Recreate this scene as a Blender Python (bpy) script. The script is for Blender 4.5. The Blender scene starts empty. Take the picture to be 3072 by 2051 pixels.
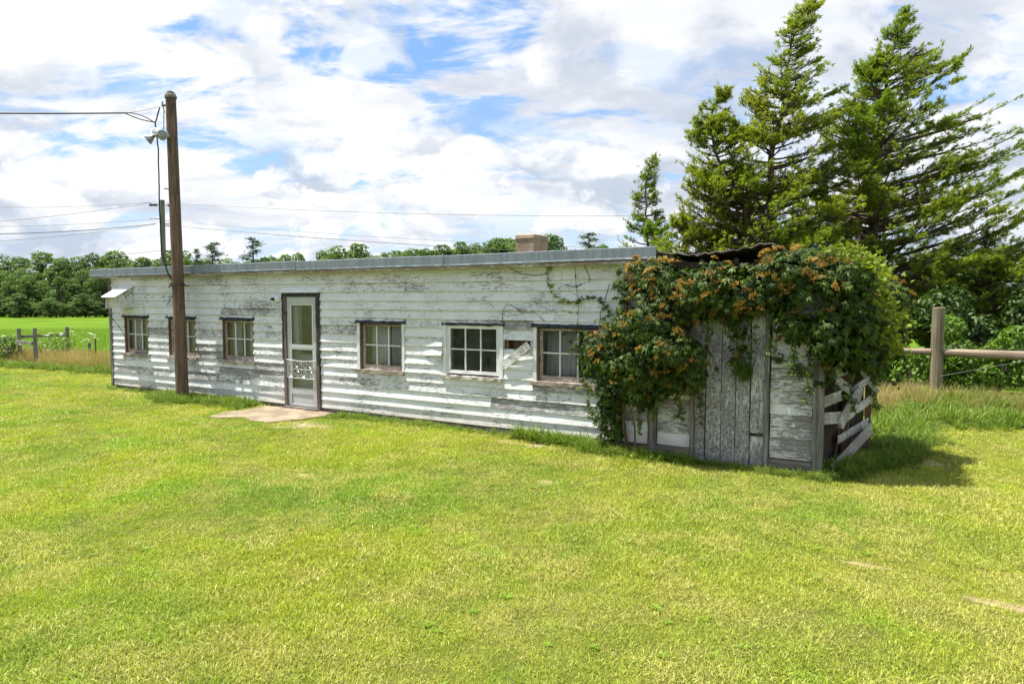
import bpy, bmesh, math, random
import numpy as np
from mathutils import Vector, Matrix
R = math.radians
C = bpy.context.scene.collection
SC = bpy.context.scene

# ------------------------------------------------------------------ camera
CAM = Vector((15.466, -8.62, 2.0))
cd = bpy.data.cameras.new('camera'); cam = bpy.data.objects.new('camera', cd); C.objects.link(cam)
cam.location = CAM; cam.rotation_euler = (R(90 - 3.617), 0, R(30.4986))
cd.lens = 24.0; cd.sensor_width = 36.0; cd.clip_end = 3000; cd.clip_start = 0.05
SC.camera = cam
FW = np.array([-0.50752, 0.86164]); RT = np.array([0.86164, 0.50752])   # view axes on the ground

# ------------------------------------------------------------------ sun, sky, exposure
SUN_TO = Vector((-0.37, -0.14, 1.0)).normalized()
sl = bpy.data.lights.new('sun', 'SUN'); so = bpy.data.objects.new('sun', sl); C.objects.link(so)
sl.energy = 5.0; sl.angle = R(0.53); sl.color = (1.0, 0.955, 0.87)
so.rotation_euler = SUN_TO.to_track_quat('Z', 'Y').to_euler(); so.location = (0, -20, 40)

class NT:
    """small node-tree writer"""
    def __init__(s, tree): s.t = tree; s.n = tree.nodes; s.l = tree.links
    def node(s, kind, **kw):
        n = s.n.new(kind)
        for k, v in kw.items():
            if k.startswith('i_'):
                key = k[2:]; key = int(key) if key.isdigit() else key.replace('_', ' ')
                s.set(n.inputs[key], v)
            else: setattr(n, k, v)
        return n
    def set(s, sock, v):
        if hasattr(v, 'links') or isinstance(v, bpy.types.NodeSocket): s.l.new(v, sock)
        else: sock.default_value = v
    def math(s, op, a, b=None, c=None, clamp=False):
        n = s.n.new('ShaderNodeMath'); n.operation = op; n.use_clamp = clamp
        for i, v in enumerate((a, b, c)):
            if v is not None: s.set(n.inputs[i], v)
        return n.outputs[0]
    def vmath(s, op, a, b=None):
        n = s.n.new('ShaderNodeVectorMath'); n.operation = op
        s.set(n.inputs[0], a)
        if b is not None: s.set(n.inputs[1], b)
        return n.outputs[0]
    def mix(s, fac, a, b, blend='MIX'):
        n = s.n.new('ShaderNodeMix'); n.data_type = 'RGBA'; n.blend_type = blend
        s.set(n.inputs[0], fac)
        for sock, v in ((n.inputs[6], a), (n.inputs[7], b)):
            if isinstance(v, tuple) and len(v) == 3: v = v + (1,)
            s.set(sock, v)
        return n.outputs[2]
    def rng(s, v, a, b, c=0., d=1., smooth=True):
        n = s.n.new('ShaderNodeMapRange'); n.interpolation_type = 'SMOOTHSTEP' if smooth else 'LINEAR'
        s.set(n.inputs[0], v)
        for i, q in enumerate((a, b, c, d)): s.set(n.inputs[i + 1], q)
        return n.outputs[0]
    def noise(s, vec, scale, detail=4., rough=.55, dist=0., w=None):
        n = s.n.new('ShaderNodeTexNoise')
        if w is not None: n.noise_dimensions = '4D'; s.set(n.inputs['W'], w)
        s.set(n.inputs['Vector'], vec); s.set(n.inputs['Scale'], scale); s.set(n.inputs['Detail'], detail)
        s.set(n.inputs['Roughness'], rough); s.set(n.inputs['Distortion'], dist)
        return n.outputs[0]
    def scale(s, vec, xyz):
        return s.vmath('MULTIPLY', vec, xyz)
    def comb(s, x, y, z):
        n = s.n.new('ShaderNodeCombineXYZ')
        for i, v in enumerate((x, y, z)): s.set(n.inputs[i], v)
        return n.outputs[0]
    def sep(s, v):
        n = s.n.new('ShaderNodeSeparateXYZ'); s.set(n.inputs[0], v); return n.outputs

world = bpy.data.worlds.new('World'); SC.world = world; world.use_nodes = True
W = NT(world.node_tree); W.n.clear()
sky = W.node('ShaderNodeTexSky'); sky.sky_type = 'NISHITA'; sky.sun_disc = False
sky.sun_elevation = math.asin(SUN_TO.z); sky.sun_rotation = math.atan2(SUN_TO.x, SUN_TO.y)
sky.air_density = 1.0; sky.dust_density = 0.6; sky.ozone_density = 1.6; sky.altitude = 300
dirv = W.node('ShaderNodeTexCoord').outputs['Generated']
dx, dy, dz = W.sep(dirv)
zc = W.math('MAXIMUM', dz, 0.0)
CL = 5.0
# clear air, paler towards the horizon
skyc = W.mix(.45, W.mix(1.0, sky.outputs[0], (0.80, 0.96, 1.12), 'MULTIPLY'), (1.5, 2.7, 4.6))
skyc = W.mix(W.math('MULTIPLY', W.rng(dz, .02, .30, 1., 0.), .62), skyc, (CL * .70, CL * .83, CL * 1.0))
# a broken high deck of streaky cloud with soft lavender shading
inv = W.math('DIVIDE', 1.0, W.math('ADD', zc, 0.24))
plane = W.comb(W.math('MULTIPLY', dx, inv), W.math('MULTIPLY', dy, inv), 0.0)
pr = W.node('ShaderNodeVectorRotate', rotation_type='Z_AXIS'); W.set(pr.inputs['Vector'], plane); pr.inputs['Angle'].default_value = R(-30)
pv = W.vmath('ADD', W.scale(pr.outputs[0], (.80, 1.45, 1.)), (3.1, 5.4, 1.4))
n1 = W.noise(pv, 2.7, 6, .60, .35)
n1b = W.noise(W.vmath('ADD', plane, (2.1, 3.3, 6.0)), 0.9, 1, .5, .3)
cover = W.rng(W.math('ADD', n1, W.math('MULTIPLY', W.math('SUBTRACT', n1b, .5), .60)), .40, .51)
n2 = W.noise(W.vmath('ADD', W.scale(pr.outputs[0], (.9, 1.5, 1.)), (1.3, 7.7, 5.0)), 1.9, 5, .60, .5)
n3 = W.noise(W.vmath('ADD', plane, (7.2, 1.1, 3.0)), .8, 1, .5, .2)
shade = W.rng(W.math('ADD', n2, W.math('MULTIPLY', W.math('SUBTRACT', n3, .5), .7)), .42, .74)
deck = W.mix(shade, (CL * 1.04, CL * 1.05, CL * 1.06), (CL * .64, CL * .70, CL * .83))
c1 = W.mix(cover, skyc, deck)
c1 = W.mix(W.math('MULTIPLY', W.rng(dz, .0, .16, 1., 0.), .55), c1, (CL * .80, CL * .88, CL * 1.0))
# cumulus: heaps with bright heads and grey-blue feet, smaller towards the horizon
def heaps(vec, off, sc, z0, z1, z2, z3, thr, soft, up, foot_c):
    cv = W.vmath('ADD', vec, off)
    k0 = W.noise(cv, sc, 6, .58, .25)
    k1 = W.noise(W.vmath('ADD', cv, (0., 0., up)), sc, 2, .5, .25)
    band = W.math('MULTIPLY', W.rng(dz, z0, z1), W.rng(dz, z2, z3, 1., 0.))
    m = W.math('MULTIPLY', W.rng(k0, thr, thr + soft), band)
    foot = W.rng(W.math('SUBTRACT', k1, k0), -.06, .11)
    return m, W.mix(foot, (CL * 1.12, CL * 1.12, CL * 1.12), tuple(CL * q for q in foot_c))
m1, p1 = heaps(W.scale(dirv, (1., 1., 1.35)), (2.9, 1.7, 1.6), 4.4, .06, .14, .42, .70, .47, .075, .10, (.62, .69, .80))
c2 = W.mix(W.math('MULTIPLY', m1, .66), c1, p1)
m2, p2 = heaps(W.scale(dirv, (1., 1., 1.9)), (5.1, 2.4, 3.3), 7.5, .01, .04, .16, .30, .465, .06, .045, (.56, .65, .78))
c3 = W.mix(W.math('MULTIPLY', m2, .85), c2, p2)
bg = W.node('ShaderNodeBackground'); W.set(bg.inputs[0], c3); bg.inputs[1].default_value = 0.10
wo = W.node('ShaderNodeOutputWorld'); W.l.new(bg.outputs[0], wo.inputs[0])
world.cycles.sampling_method = 'MANUAL'; world.cycles.sample_map_resolution = 1024

vs = SC.view_settings; vs.view_transform = 'Standard'; vs.look = 'None'; vs.exposure = 1.0; vs.gamma = 1.0
vs.use_curve_mapping = False
SC.cycles.max_bounces = 5; SC.cycles.diffuse_bounces = 3; SC.cycles.glossy_bounces = 2; SC.cycles.transmission_bounces = 3; SC.cycles.transparent_max_bounces = 10; SC.cycles.adaptive_threshold = .02; SC.cycles.use_adaptive_sampling = True; SC.cycles.caustics_reflective = False; SC.cycles.caustics_refractive = False; SC.cycles.use_denoising = True
SC.cycles.sample_clamp_indirect = 4.0
SC.render.film_transparent = False

# ------------------------------------------------------------------ helpers
def tag(o, label=None, cat=None, group=None, kind=None):
    for k, v in (('label', label), ('category', cat), ('group', group), ('kind', kind)):
        if v: o[k] = v
    return o
def empty(name, loc=(0, 0, 0)):
    o = bpy.data.objects.new(name, None); C.objects.link(o); o.location = loc; o.empty_display_size = .1
    return o
def adopt(o, parent):
    if parent is not None:
        o.parent = parent
        o.matrix_parent_inverse = Matrix.Translation(world_loc(parent)).inverted()
def world_loc(o):
    v = Vector(o.location)
    return v
class MB:
    def __init__(s): s.v = []; s.f = []; s.n = 0
    def add(s, v, f):
        b = len(s.v); s.v.extend([tuple(p) for p in v]); s.f.extend([tuple(i + b for i in q) for q in f]); return s
    def box(s, x0, x1, y0, y1, z0, z1):
        v = [(x, y, z) for z in (z0, z1) for y in (y0, y1) for x in (x0, x1)]
        return s.add(v, [(0, 2, 3, 1), (4, 5, 7, 6), (0, 1, 5, 4), (2, 6, 7, 3), (0, 4, 6, 2), (1, 3, 7, 5)])
    def bar(s, p0, p1, w, h, up=(0, 0, 1), seg=1, jit=0., rnd=random):
        p0, p1 = Vector(p0), Vector(p1); d = (p1 - p0).normalized(); up = Vector(up)
        a = d.cross(up).normalized(); b = a.cross(d).normalized(); rings = []
        for i in range(seg + 1):
            c = p0.lerp(p1, i / seg)
            rings.append([c + a * (sx * w / 2 + rnd.uniform(-jit, jit)) + b * (sy * h / 2 + rnd.uniform(-jit, jit)) for sx, sy in ((-1, -1), (1, -1), (1, 1), (-1, 1))])
        return s.rings(rings)
    def rings(s, rings, cap=True):
        m = len(rings[0]); v = [p for r in rings for p in r]; f = []
        for i in range(len(rings) - 1):
            for j in range(m):
                k = (j + 1) % m
                f.append((i * m + j, i * m + k, (i + 1) * m + k, (i + 1) * m + j))
        if cap: f.append(tuple(range(m))[::-1]); f.append(tuple((len(rings) - 1) * m + j for j in range(m)))
        return s.add(v, f)
    def tube(s, pts, rad, n=6, cap=True, wob=0., rnd=random):
        pts = [Vector(p) for p in pts]; rings = []
        for i, p in enumerate(pts):
            d = (pts[min(i + 1, len(pts) - 1)] - pts[max(i - 1, 0)])
            d = d.normalized() if d.length > 1e-9 else Vector((0, 0, 1))
            ref = Vector((1, 0, 0)) if abs(d.x) < .8 else Vector((0, 1, 0))
            a = d.cross(ref).normalized(); b = d.cross(a).normalized()
            r = rad[i] if hasattr(rad, '__len__') else rad
            rings.append([p + (a * math.cos(6.28319 * j / n) + b * math.sin(6.28319 * j / n)) * r * (1 + rnd.uniform(-wob, wob)) for j in range(n)])
        return s.rings(rings, cap)
    def lathe(s, c, axis, prof, n=16):
        c = Vector(c); d = Vector(axis).normalized(); ref = Vector((0, 0, 1)) if abs(d.z) < .9 else Vector((1, 0, 0))
        a = d.cross(ref).normalized(); b = d.cross(a).normalized()
        return s.rings([[c + d * h + (a * math.cos(6.28319 * j / n) + b * math.sin(6.28319 * j / n)) * max(r, 1e-4) for j in range(n)] for h, r in prof])
    def mesh(s, name, smooth=False):
        me = bpy.data.meshes.new(name); me.from_pydata(s.v, [], s.f); me.update()
        if smooth: me.polygons.foreach_set('use_smooth', [True] * len(me.polygons))
        return me
    def obj(s, name, mat, parent=None, smooth=False):
        o = bpy.data.objects.new(name, s.mesh(name, smooth)); C.objects.link(o); o.data.materials.append(mat)
        adopt(o, parent); return o
def np_mesh(name, verts, faces, mat=None, tint=None, smooth=False):
    """verts (N,3); faces (M,k) all same size"""
    me = bpy.data.meshes.new(name); verts = np.asarray(verts, np.float32); faces = np.asarray(faces, np.int32)
    k = faces.shape[1]; me.vertices.add(len(verts)); me.vertices.foreach_set('co', verts.ravel())
    me.loops.add(faces.size); me.loops.foreach_set('vertex_index', faces.ravel())
    me.polygons.add(len(faces)); me.polygons.foreach_set('loop_start', np.arange(0, faces.size, k, dtype=np.int32))
    if tint is not None:
        a = me.attributes.new('tint', 'FLOAT', 'POINT'); a.data.foreach_set('value', np.asarray(tint, np.float32))
    me.update(calc_edges=True)
    if smooth: me.polygons.foreach_set('use_smooth', np.ones(len(faces), bool))
    if mat: me.materials.append(mat)
    return me
def link_mesh(name, me, parent=None, loc=None, rot=None, scl=None):
    o = bpy.data.objects.new(name, me); C.objects.link(o)
    if loc is not None: o.location = loc
    if rot is not None: o.rotation_euler = rot
    if scl is not None: o.scale = scl
    adopt(o, parent); return o

# ------------------------------------------------------------------ materials
def mat(name):
    m = bpy.data.materials.new(name); m.use_nodes = True; t = NT(m.node_tree); t.n.clear()
    out = t.node('ShaderNodeOutputMaterial'); return m, t, out
def principled(t, out, col, rough=.8, metal=0., normal=None, spec=.3):
    b = t.node('ShaderNodeBsdfPrincipled'); t.set(b.inputs['Base Color'], col if not (isinstance(col, tuple) and len(col) == 3) else col + (1,))
    t.set(b.inputs['Roughness'], rough); t.set(b.inputs['Metallic'], metal); t.set(b.inputs['Specular IOR Level'], spec)
    if normal is not None: t.set(b.inputs['Normal'], normal)
    t.l.new(b.outputs[0], out.inputs[0]); return b
def bump(t, h, dist=.004, strength=.6):
    b = t.node('ShaderNodeBump'); t.set(b.inputs['Height'], h); b.inputs['Distance'].default_value = dist; b.inputs['Strength'].default_value = strength
    return b.outputs[0]
def pos(t): return t.node('ShaderNodeNewGeometry').outputs['Position']
def orand(t): return t.node('ShaderNodeObjectInfo').outputs['Random']

def peeling(name, axis='x', wear=0., paint=(.75, .755, .765), wood=(.27, .255, .245), lift=0.):
    """old white paint flaking off grey wood, grain along one axis"""
    m, t, out = mat(name); p = pos(t); rn = orand(t)
    off = t.comb(t.math('MULTIPLY', rn, 17.), 0., t.math('MULTIPLY', rn, 5.))
    p2 = t.vmath('ADD', p, off)
    st = (1.0, 3., 5.5) if axis == 'x' else (5.5, 3., 1.0)
    fleck = t.noise(t.scale(p2, st), 11., 9, .72, .7)
    fine = t.noise(t.scale(p2, tuple(q * 2.2 for q in st)), 16., 5, .65, .3)
    patch = t.noise(t.scale(t.vmath('ADD', p, t.comb(0., 0., t.math('MULTIPLY', rn, .22))), (.75, 1., 1.6)), 1.5, 5, .6, .5)
    amt = t.math('ADD', t.math('MULTIPLY', t.math('SUBTRACT', patch, .5), .50), t.math('MULTIPLY', t.math('SUBTRACT', rn, .5), .08))
    amt = t.math('ADD', amt, wear + .048)
    peel = t.rng(t.math('ADD', fleck, amt), .605, .655)
    grain = t.noise(t.scale(p2, (st[0] * .8, st[1] * 5, st[2] * 5)), 7., 5, .6)
    woodc = t.mix(t.rng(grain, .3, .7), tuple(q * .30 for q in wood), tuple(q * 1.35 for q in wood))
    mild = t.rng(t.math('ADD', fine, t.math('MULTIPLY', amt, .7)), .58, .70)
    pc = t.mix(t.rng(t.noise(p2, 2.2, 5, .6), .35, .7), paint, tuple(a * b for a, b in zip(paint, (.86, .87, .84))))
    pc = t.mix(t.math('MULTIPLY', mild, .62), pc, (.20, .195, .195))
    streak = t.rng(t.noise(t.scale(p2, (7., 7., .5)), 3., 4, .6), .55, .8)
    pc = t.mix(t.math('MULTIPLY', streak, .35), pc, (.47, .45, .40))
    zz = t.sep(p)[2]
    splash = t.math('MULTIPLY', t.rng(t.math('ADD', zz, t.math('MULTIPLY', t.noise(p, 5., 5, .65), .32)), .22, .46, 1., 0.), .5)
    pc = t.mix(splash, pc, (.40, .33, .235))
    rust = t.math('MULTIPLY', t.rng(t.noise(t.scale(p2, (9., 9., 1.2)), 2.6, 3, .5), .70, .78), .35)
    pc = t.mix(rust, pc, (.36, .22, .12))
    col = t.mix(t.math('MULTIPLY', peel, .92), pc, woodc)
    h = t.math('ADD', t.math('MULTIPLY', t.math('SUBTRACT', 1., peel), .7), t.math('MULTIPLY', grain, .5))
    principled(t, out, col, t.rng(peel, 0., 1., .6, .92), normal=bump(t, h, .003, .5), spec=.2)
    return m
def wood(name, col, dark, axis='z', sc=1., contrast=.5, patchy=None):
    m, t, out = mat(name); p = pos(t); rn = orand(t)
    p2 = t.vmath('ADD', p, t.comb(t.math('MULTIPLY', rn, 13.), t.math('MULTIPLY', rn, 7.), t.math('MULTIPLY', rn, 3.)))
    st = {'z': (14., 14., .8), 'x': (.8, 14., 14.), 'y': (14., .8, 14.)}[axis]
    g = t.noise(t.scale(p2, st), 2.2 * sc, 7, .66, .3)
    g2 = t.noise(p2, 1.7, 4, .6)
    c = t.mix(t.rng(g, .5 - contrast * .4, .5 + contrast * .4), dark, col)
    c = t.mix(t.math('MULTIPLY', t.rng(g2, .4, .75), .45), c, dark)
    if patchy:
        k = t.rng(t.noise(t.scale(p2, tuple(max(q * .35, 1.) for q in st)), 2.6, 7, .68, .4), .52, .60)
        c = t.mix(k, c, patchy)
    principled(t, out, c, .88, normal=bump(t, g, .006, .8))
    return m
def plain(name, col, rough=.6, metal=0., var=.15, sc=8.):
    m, t, out = mat(name); p = pos(t)
    g = t.noise(p, sc, 5, .6)
    c = t.mix(t.rng(g, .3, .7), tuple(q * (1 - var) for q in col), tuple(min(1, q * (1 + var)) for q in col))
    principled(t, out, c, rough, metal, normal=bump(t, g, .002, .3)); return m

M = {}
M['paint'] = peeling('peeling_white_paint')
M['paint_worn'] = peeling('peeling_white_paint_worn', wear=.10)
M['paint_v'] = peeling('peeling_white_paint_upright', axis='z', wear=-.02)
M['paint_plank'] = peeling('faded_plank_paint', axis='z', wear=.12, paint=(.60, .61, .62), wood=(.25, .24, .235))
M['casing'] = peeling('white_casing_paint', axis='z', wear=-.10)
M['sill'] = peeling('weathered_sill_paint', wear=.13, paint=(.70, .68, .655), wood=(.33, .26, .21))
M['greywood'] = wood('grey_weathered_wood', (.30, .285, .265), (.075, .068, .06), 'z')
M['greywood_x'] = wood('grey_weathered_wood_long', (.30, .27, .235), (.08, .065, .055), 'x')
M['brownwood'] = wood('brown_bare_wood', (.26, .165, .10), (.07, .042, .028), 'z')
M['darkwood'] = wood('dark_inner_wood', (.085, .060, .045), (.02, .015, .012), 'z')
M['tar'] = plain('tar_paper', (.035, .036, .042), .75, var=.5, sc=14)
M['pole'] = wood('creosoted_pole_wood', (.255, .17, .118), (.055, .037, .028), 'z', 1.2, .6)
M['post'] = wood('treated_fence_post_wood', (.30, .255, .165), (.11, .095, .06), 'z', .7)
M['post_old'] = wood('silvered_post_wood', (.27, .25, .225), (.09, .08, .07), 'z')
M['rail'] = wood('round_rail_wood', (.42, .34, .25), (.17, .12, .085), 'x', .6)
M['alu'] = plain('aluminium_door_paint', (.45, .47, .455), .45, .0, .08, 5.)
M['alu_shiny'] = plain('bright_aluminium', (.80, .81, .81), .32, .6, .05)
M['white'] = plain('white_enamel', (.80, .81, .80), .4, 0, .05)
M['cream'] = plain('cream_paint', (.62, .60, .50), .6, 0, .1)
M['black'] = plain('black_rubber', (.018, .018, .02), .6, 0, .3)
M['iron'] = plain('dull_iron', (.09, .085, .085), .55, .5, .3)
M['wire'] = plain('grey_wire', (.30, .30, .31), .5, .5, .2)
M['green_steel'] = plain('rusty_green_steel', (.07, .055, .04), .7, .2, .5)
M['stem'] = wood('vine_stem', (.20, .13, .085), (.07, .045, .03), 'z')
M['cedarbark'] = wood('cedar_bark', (.145, .105, .083), (.045, .034, .027), 'z', .8)
M['bark'] = wood('grey_bark', (.12, .10, .085), (.04, .034, .028), 'z', .8)

def m_galv():
    m, t, out = mat('galvanised_fascia'); p = pos(t); x, y, z = t.sep(p); rn = orand(t)
    s1 = t.noise(t.scale(p, (5., 3., .7)), 2., 8, .7)
    s2 = t.noise(t.scale(p, (34., 3., 1.5)), 2., 3, .6)
    c = t.mix(t.rng(s1, .3, .7), (.17, .20, .235), (.27, .30, .335))
    c = t.mix(t.math('MULTIPLY', t.rng(s2, .66, .76), .5), c, (.50, .53, .56))
    c = t.mix(t.math('MULTIPLY', t.rng(rn, .0, 1.), .25), c, (.20, .27, .30))
    moss = t.math('MULTIPLY', t.rng(z, 2.50, 2.545, 1., 0.), t.rng(t.noise(p, 6., 4, .6), .35, .6))
    c = t.mix(t.math('MULTIPLY', moss, .7), c, (.055, .075, .045))
    principled(t, out, c, .5, .35, normal=bump(t, s1, .002, .3)); return m
M['galv'] = m_galv()
def m_concrete(name, a, b):
    m, t, out = mat(name); p = pos(t)
    n = t.noise(p, 3.2, 9, .66, .3); f = t.noise(p, 40., 3, .6)
    c = t.mix(t.rng(n, .40, .60), a, b)
    c = t.mix(t.math('MULTIPLY', t.rng(t.noise(p, 1.1, 5, .65, .6), .52, .66), .55), c, tuple(q * .48 for q in a))
    v = t.node('ShaderNodeTexVoronoi', feature='DISTANCE_TO_EDGE'); t.set(v.inputs['Vector'], t.vmath('ADD', p, t.scale(t.comb(n, n, 0.), (.8, .8, 0.)))); v.inputs['Scale'].default_value = 1.6
    crack = t.math('MULTIPLY', t.rng(v.outputs['Distance'], .0, .018, 1., 0.), t.rng(t.noise(p, 1.3, 2, .5), .48, .55))
    c = t.mix(t.math('MULTIPLY', crack, .55), c, tuple(q * .35 for q in b))
    c = t.mix(t.math('MULTIPLY', t.rng(f, .55, .75), .3), c, tuple(q * .5 for q in b))
    principled(t, out, c, .9, normal=bump(t, t.math('ADD', n, t.math('MULTIPLY', f, .4)), .008, .6)); return m
M['slab'] = m_concrete('worn_concrete', (.33, .265, .185), (.22, .17, .115))
M['chimney'] = m_concrete('rendered_chimney_block', (.43, .335, .225), (.34, .25, .16))
M['footing'] = m_concrete('footing_concrete', (.22, .20, .17), (.13, .115, .095))
def m_glass():
    m, t, out = mat('dusty_window_glass'); p = pos(t)
    fr = t.node('ShaderNodeFresnel'); fr.inputs[0].default_value = 1.5
    tr = t.node('ShaderNodeBsdfTransparent'); rr = t.rng(orand(t), 0., 1., .74, .96, False); t.set(tr.inputs[0], t.comb(rr, rr, t.math('MULTIPLY', rr, .97)))
    wav = t.noise(p, 5., 2, .5)
    gl = t.node('ShaderNodeBsdfGlossy'); gl.inputs['Roughness'].default_value = .04; gl.inputs[0].default_value = (.9, .92, .9, 1)
    t.set(gl.inputs['Normal'], bump(t, wav, .01, .12))
    df = t.node('ShaderNodeBsdfDiffuse'); df.inputs[0].default_value = (.42, .43, .47, 1)
    a = t.node('ShaderNodeMixShader'); t.set(a.inputs[0], t.math('MULTIPLY', fr.outputs[0], .3, clamp=True)); t.l.new(tr.outputs[0], a.inputs[1]); t.l.new(gl.outputs[0], a.inputs[2])
    dust = t.rng(t.noise(p, 9., 6, .65), .3, .8, .01, .08)
    b = t.node('ShaderNodeMixShader'); t.set(b.inputs[0], dust); t.l.new(a.outputs[0], b.inputs[1]); t.l.new(df.outputs[0], b.inputs[2])
    t.l.new(b.outputs[0], out.inputs[0]); return m
M['glass'] = m_glass()
def m_clear(name, tint):
    m, t, out = mat(name); b = principled(t, out, tint, .15, 0., spec=.6); b.inputs['Transmission Weight'].default_value = .55; return m
M['lamp_alu'] = plain('weathered_lamp_aluminium', (.38, .39, .40), .5, .4, .2)
M['lens'] = m_clear('floodlight_lens', (.50, .55, .53))
def m_cloth():
    m, t, out = mat('faded_curtain_cloth'); p = pos(t)
    c = t.mix(t.rng(t.noise(t.scale(p, (20, 20, .6)), 2., 4, .6), .35, .7), (.55, .56, .72), (.72, .73, .88))
    principled(t, out, c, .95); return m
M['cloth'] = m_cloth()
def m_leaf(name, a, b, c=None, trans=.35, patch=1.2, rough=.5, spec=.35, tsc=1.0, rw=.25):
    """leaves: colour runs a..b with the per-leaf tint, patches of c; a share of light passes through"""
    m, t, out = mat(name); p = pos(t); rn = orand(t)
    at = t.node('ShaderNodeAttribute', attribute_name='tint').outputs['Fac']
    k = t.math('ADD', t.math('MULTIPLY', at, 1 - rw), t.math('MULTIPLY', rn, rw))
    col = t.mix(k, a, b)
    if c: col = t.mix(t.math('MULTIPLY', t.rng(t.noise(p, patch, 3, .5), .45, .65), .8), col, c)
    pr = t.node('ShaderNodeBsdfPrincipled'); t.set(pr.inputs['Base Color'], col); pr.inputs['Roughness'].default_value = rough; pr.inputs['Specular IOR Level'].default_value = spec
    tl = t.node('ShaderNodeBsdfTranslucent'); t.set(tl.inputs[0], t.mix(1., col, (1.25 * tsc, 1.35 * tsc, .5 * tsc), 'MULTIPLY'))
    mx = t.node('ShaderNodeMixShader'); mx.inputs[0].default_value = trans; t.l.new(pr.outputs[0], mx.inputs[1]); t.l.new(tl.outputs[0], mx.inputs[2])
    t.l.new(mx.outputs[0], out.inputs[0]); return m
M['vineleaf'] = m_leaf('vine_leaf', (.009, .024, .004), (.120, .195, .020), None, .26, rough=.45, spec=.22)
M['limeleaf'] = m_leaf('lime_vine_leaf', (.12, .20, .012), (.33, .38, .02), None, .4)  # lime tone also paints in the sunlit highlight on the vine's right shoulder
M['vineflower'] = m_leaf('vine_flower_spray', (.22, .125, .028), (.43, .285, .065), None, .25, rough=.8, spec=.1)
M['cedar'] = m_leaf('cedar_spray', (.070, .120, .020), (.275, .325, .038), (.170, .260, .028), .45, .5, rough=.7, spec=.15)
M['cedar_pale'] = m_leaf('yellowish_cedar_spray', (.11, .16, .020), (.35, .37, .040), (.22, .30, .032), .45, .5, rough=.7, spec=.15)
M['oak'] = m_leaf('far_tree_leaf', (.050, .110, .052), (.200, .275, .100), (.150, .225, .070), .42, .12, rough=.6, spec=.2, rw=.5)  # greens lifted and blued: distance haze is put into the leaf colour
M['pine'] = m_leaf('far_pine_needle', (.035, .075, .038), (.085, .14, .06), None, .15, rough=.7, spec=.1)
M['shrub'] = m_leaf('shrub_leaf', (.060, .130, .018), (.200, .300, .034), (.14, .25, .03), .38, .8)
M['darkshrub'] = m_leaf('dark_shrub_leaf', (.028, .065, .016), (.08, .13, .026), None, .3, .8)
M['fieldgrass'] = m_leaf('field_grass_blade', (.12, .22, .012), (.22, .34, .022), (.17, .29, .016), .35, .3)
M['tallgrass'] = m_leaf('tall_green_grass', (.065, .150, .015), (.23, .31, .040), (.20, .26, .045), .35, 1.5, rough=.5)
M['drygrass'] = m_leaf('dry_seeding_grass', (.29, .215, .105), (.47, .37, .19), (.24, .25, .08), .3, .7, rough=.8, spec=.1)
M['whiteflower'] = m_leaf('wild_carrot_flower', (.65, .65, .58), (.8, .8, .75), None, .2, rough=.8, spec=.1)
def m_lawn():
    m, t, out = mat('mown_lawn_blade'); p = pos(t); rn = orand(t)
    at = t.node('ShaderNodeAttribute', attribute_name='tint').outputs['Fac']
    big = t.rng(t.noise(p, .33, 4, .55, .3), .36, .64)
    mid = t.rng(t.noise(t.vmath('ADD', p, (5., 3., 0.)), 1.5, 5, .65, .2), .42, .66)
    x, y, z = t.sep(p)
    right = t.rng(x, 8.5, 14.5)
    a = t.mix(big, (.205, .345, .024), (.375, .435, .030))
    dryk = t.math('MULTIPLY', t.math('ADD', t.math('MULTIPLY', mid, .85), t.math('MULTIPLY', right, .40), clamp=True), .85)
    a = t.mix(dryk, a, (.450, .440, .090))
    lime = t.rng(t.noise(t.vmath('ADD', p, (11., 8., 0.)), .9, 4, .6, .3), .56, .70)
    a = t.mix(t.math('MULTIPLY', lime, .6), a, (.25, .45, .022))
    worn = t.rng(t.noise(t.scale(p, (1.6, .55, 1.)), 1.1, 5, .65, .4), .60, .74)
    a = t.mix(t.math('MULTIPLY', worn, .55), a, (.44, .40, .16))
    dead = t.math('MULTIPLY', t.rng(t.math('ADD', at, t.math('MULTIPLY', mid, .20)), .86, 1.0), .7)
    a = t.mix(dead, a, (.54, .50, .22))
    k = t.rng(t.math('ADD', t.math('MULTIPLY', at, .6), t.math('MULTIPLY', rn, .4)), .0, 1., .52, 1.46)
    a = t.mix(1., a, t.comb(k, k, k), 'MULTIPLY')
    pr = t.node('ShaderNodeBsdfPrincipled'); t.set(pr.inputs['Base Color'], a); pr.inputs['Roughness'].default_value = .5; pr.inputs['Specular IOR Level'].default_value = .3
    tl = t.node('ShaderNodeBsdfTranslucent'); t.set(tl.inputs[0], t.mix(1., a, (1.2, 1.25, .55), 'MULTIPLY'))
    mx = t.node('ShaderNodeMixShader'); mx.inputs[0].default_value = .35; t.l.new(pr.outputs[0], mx.inputs[1]); t.l.new(tl.outputs[0], mx.inputs[2])
    t.l.new(mx.outputs[0], out.inputs[0]); return m
M['lawn'] = m_lawn()
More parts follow.
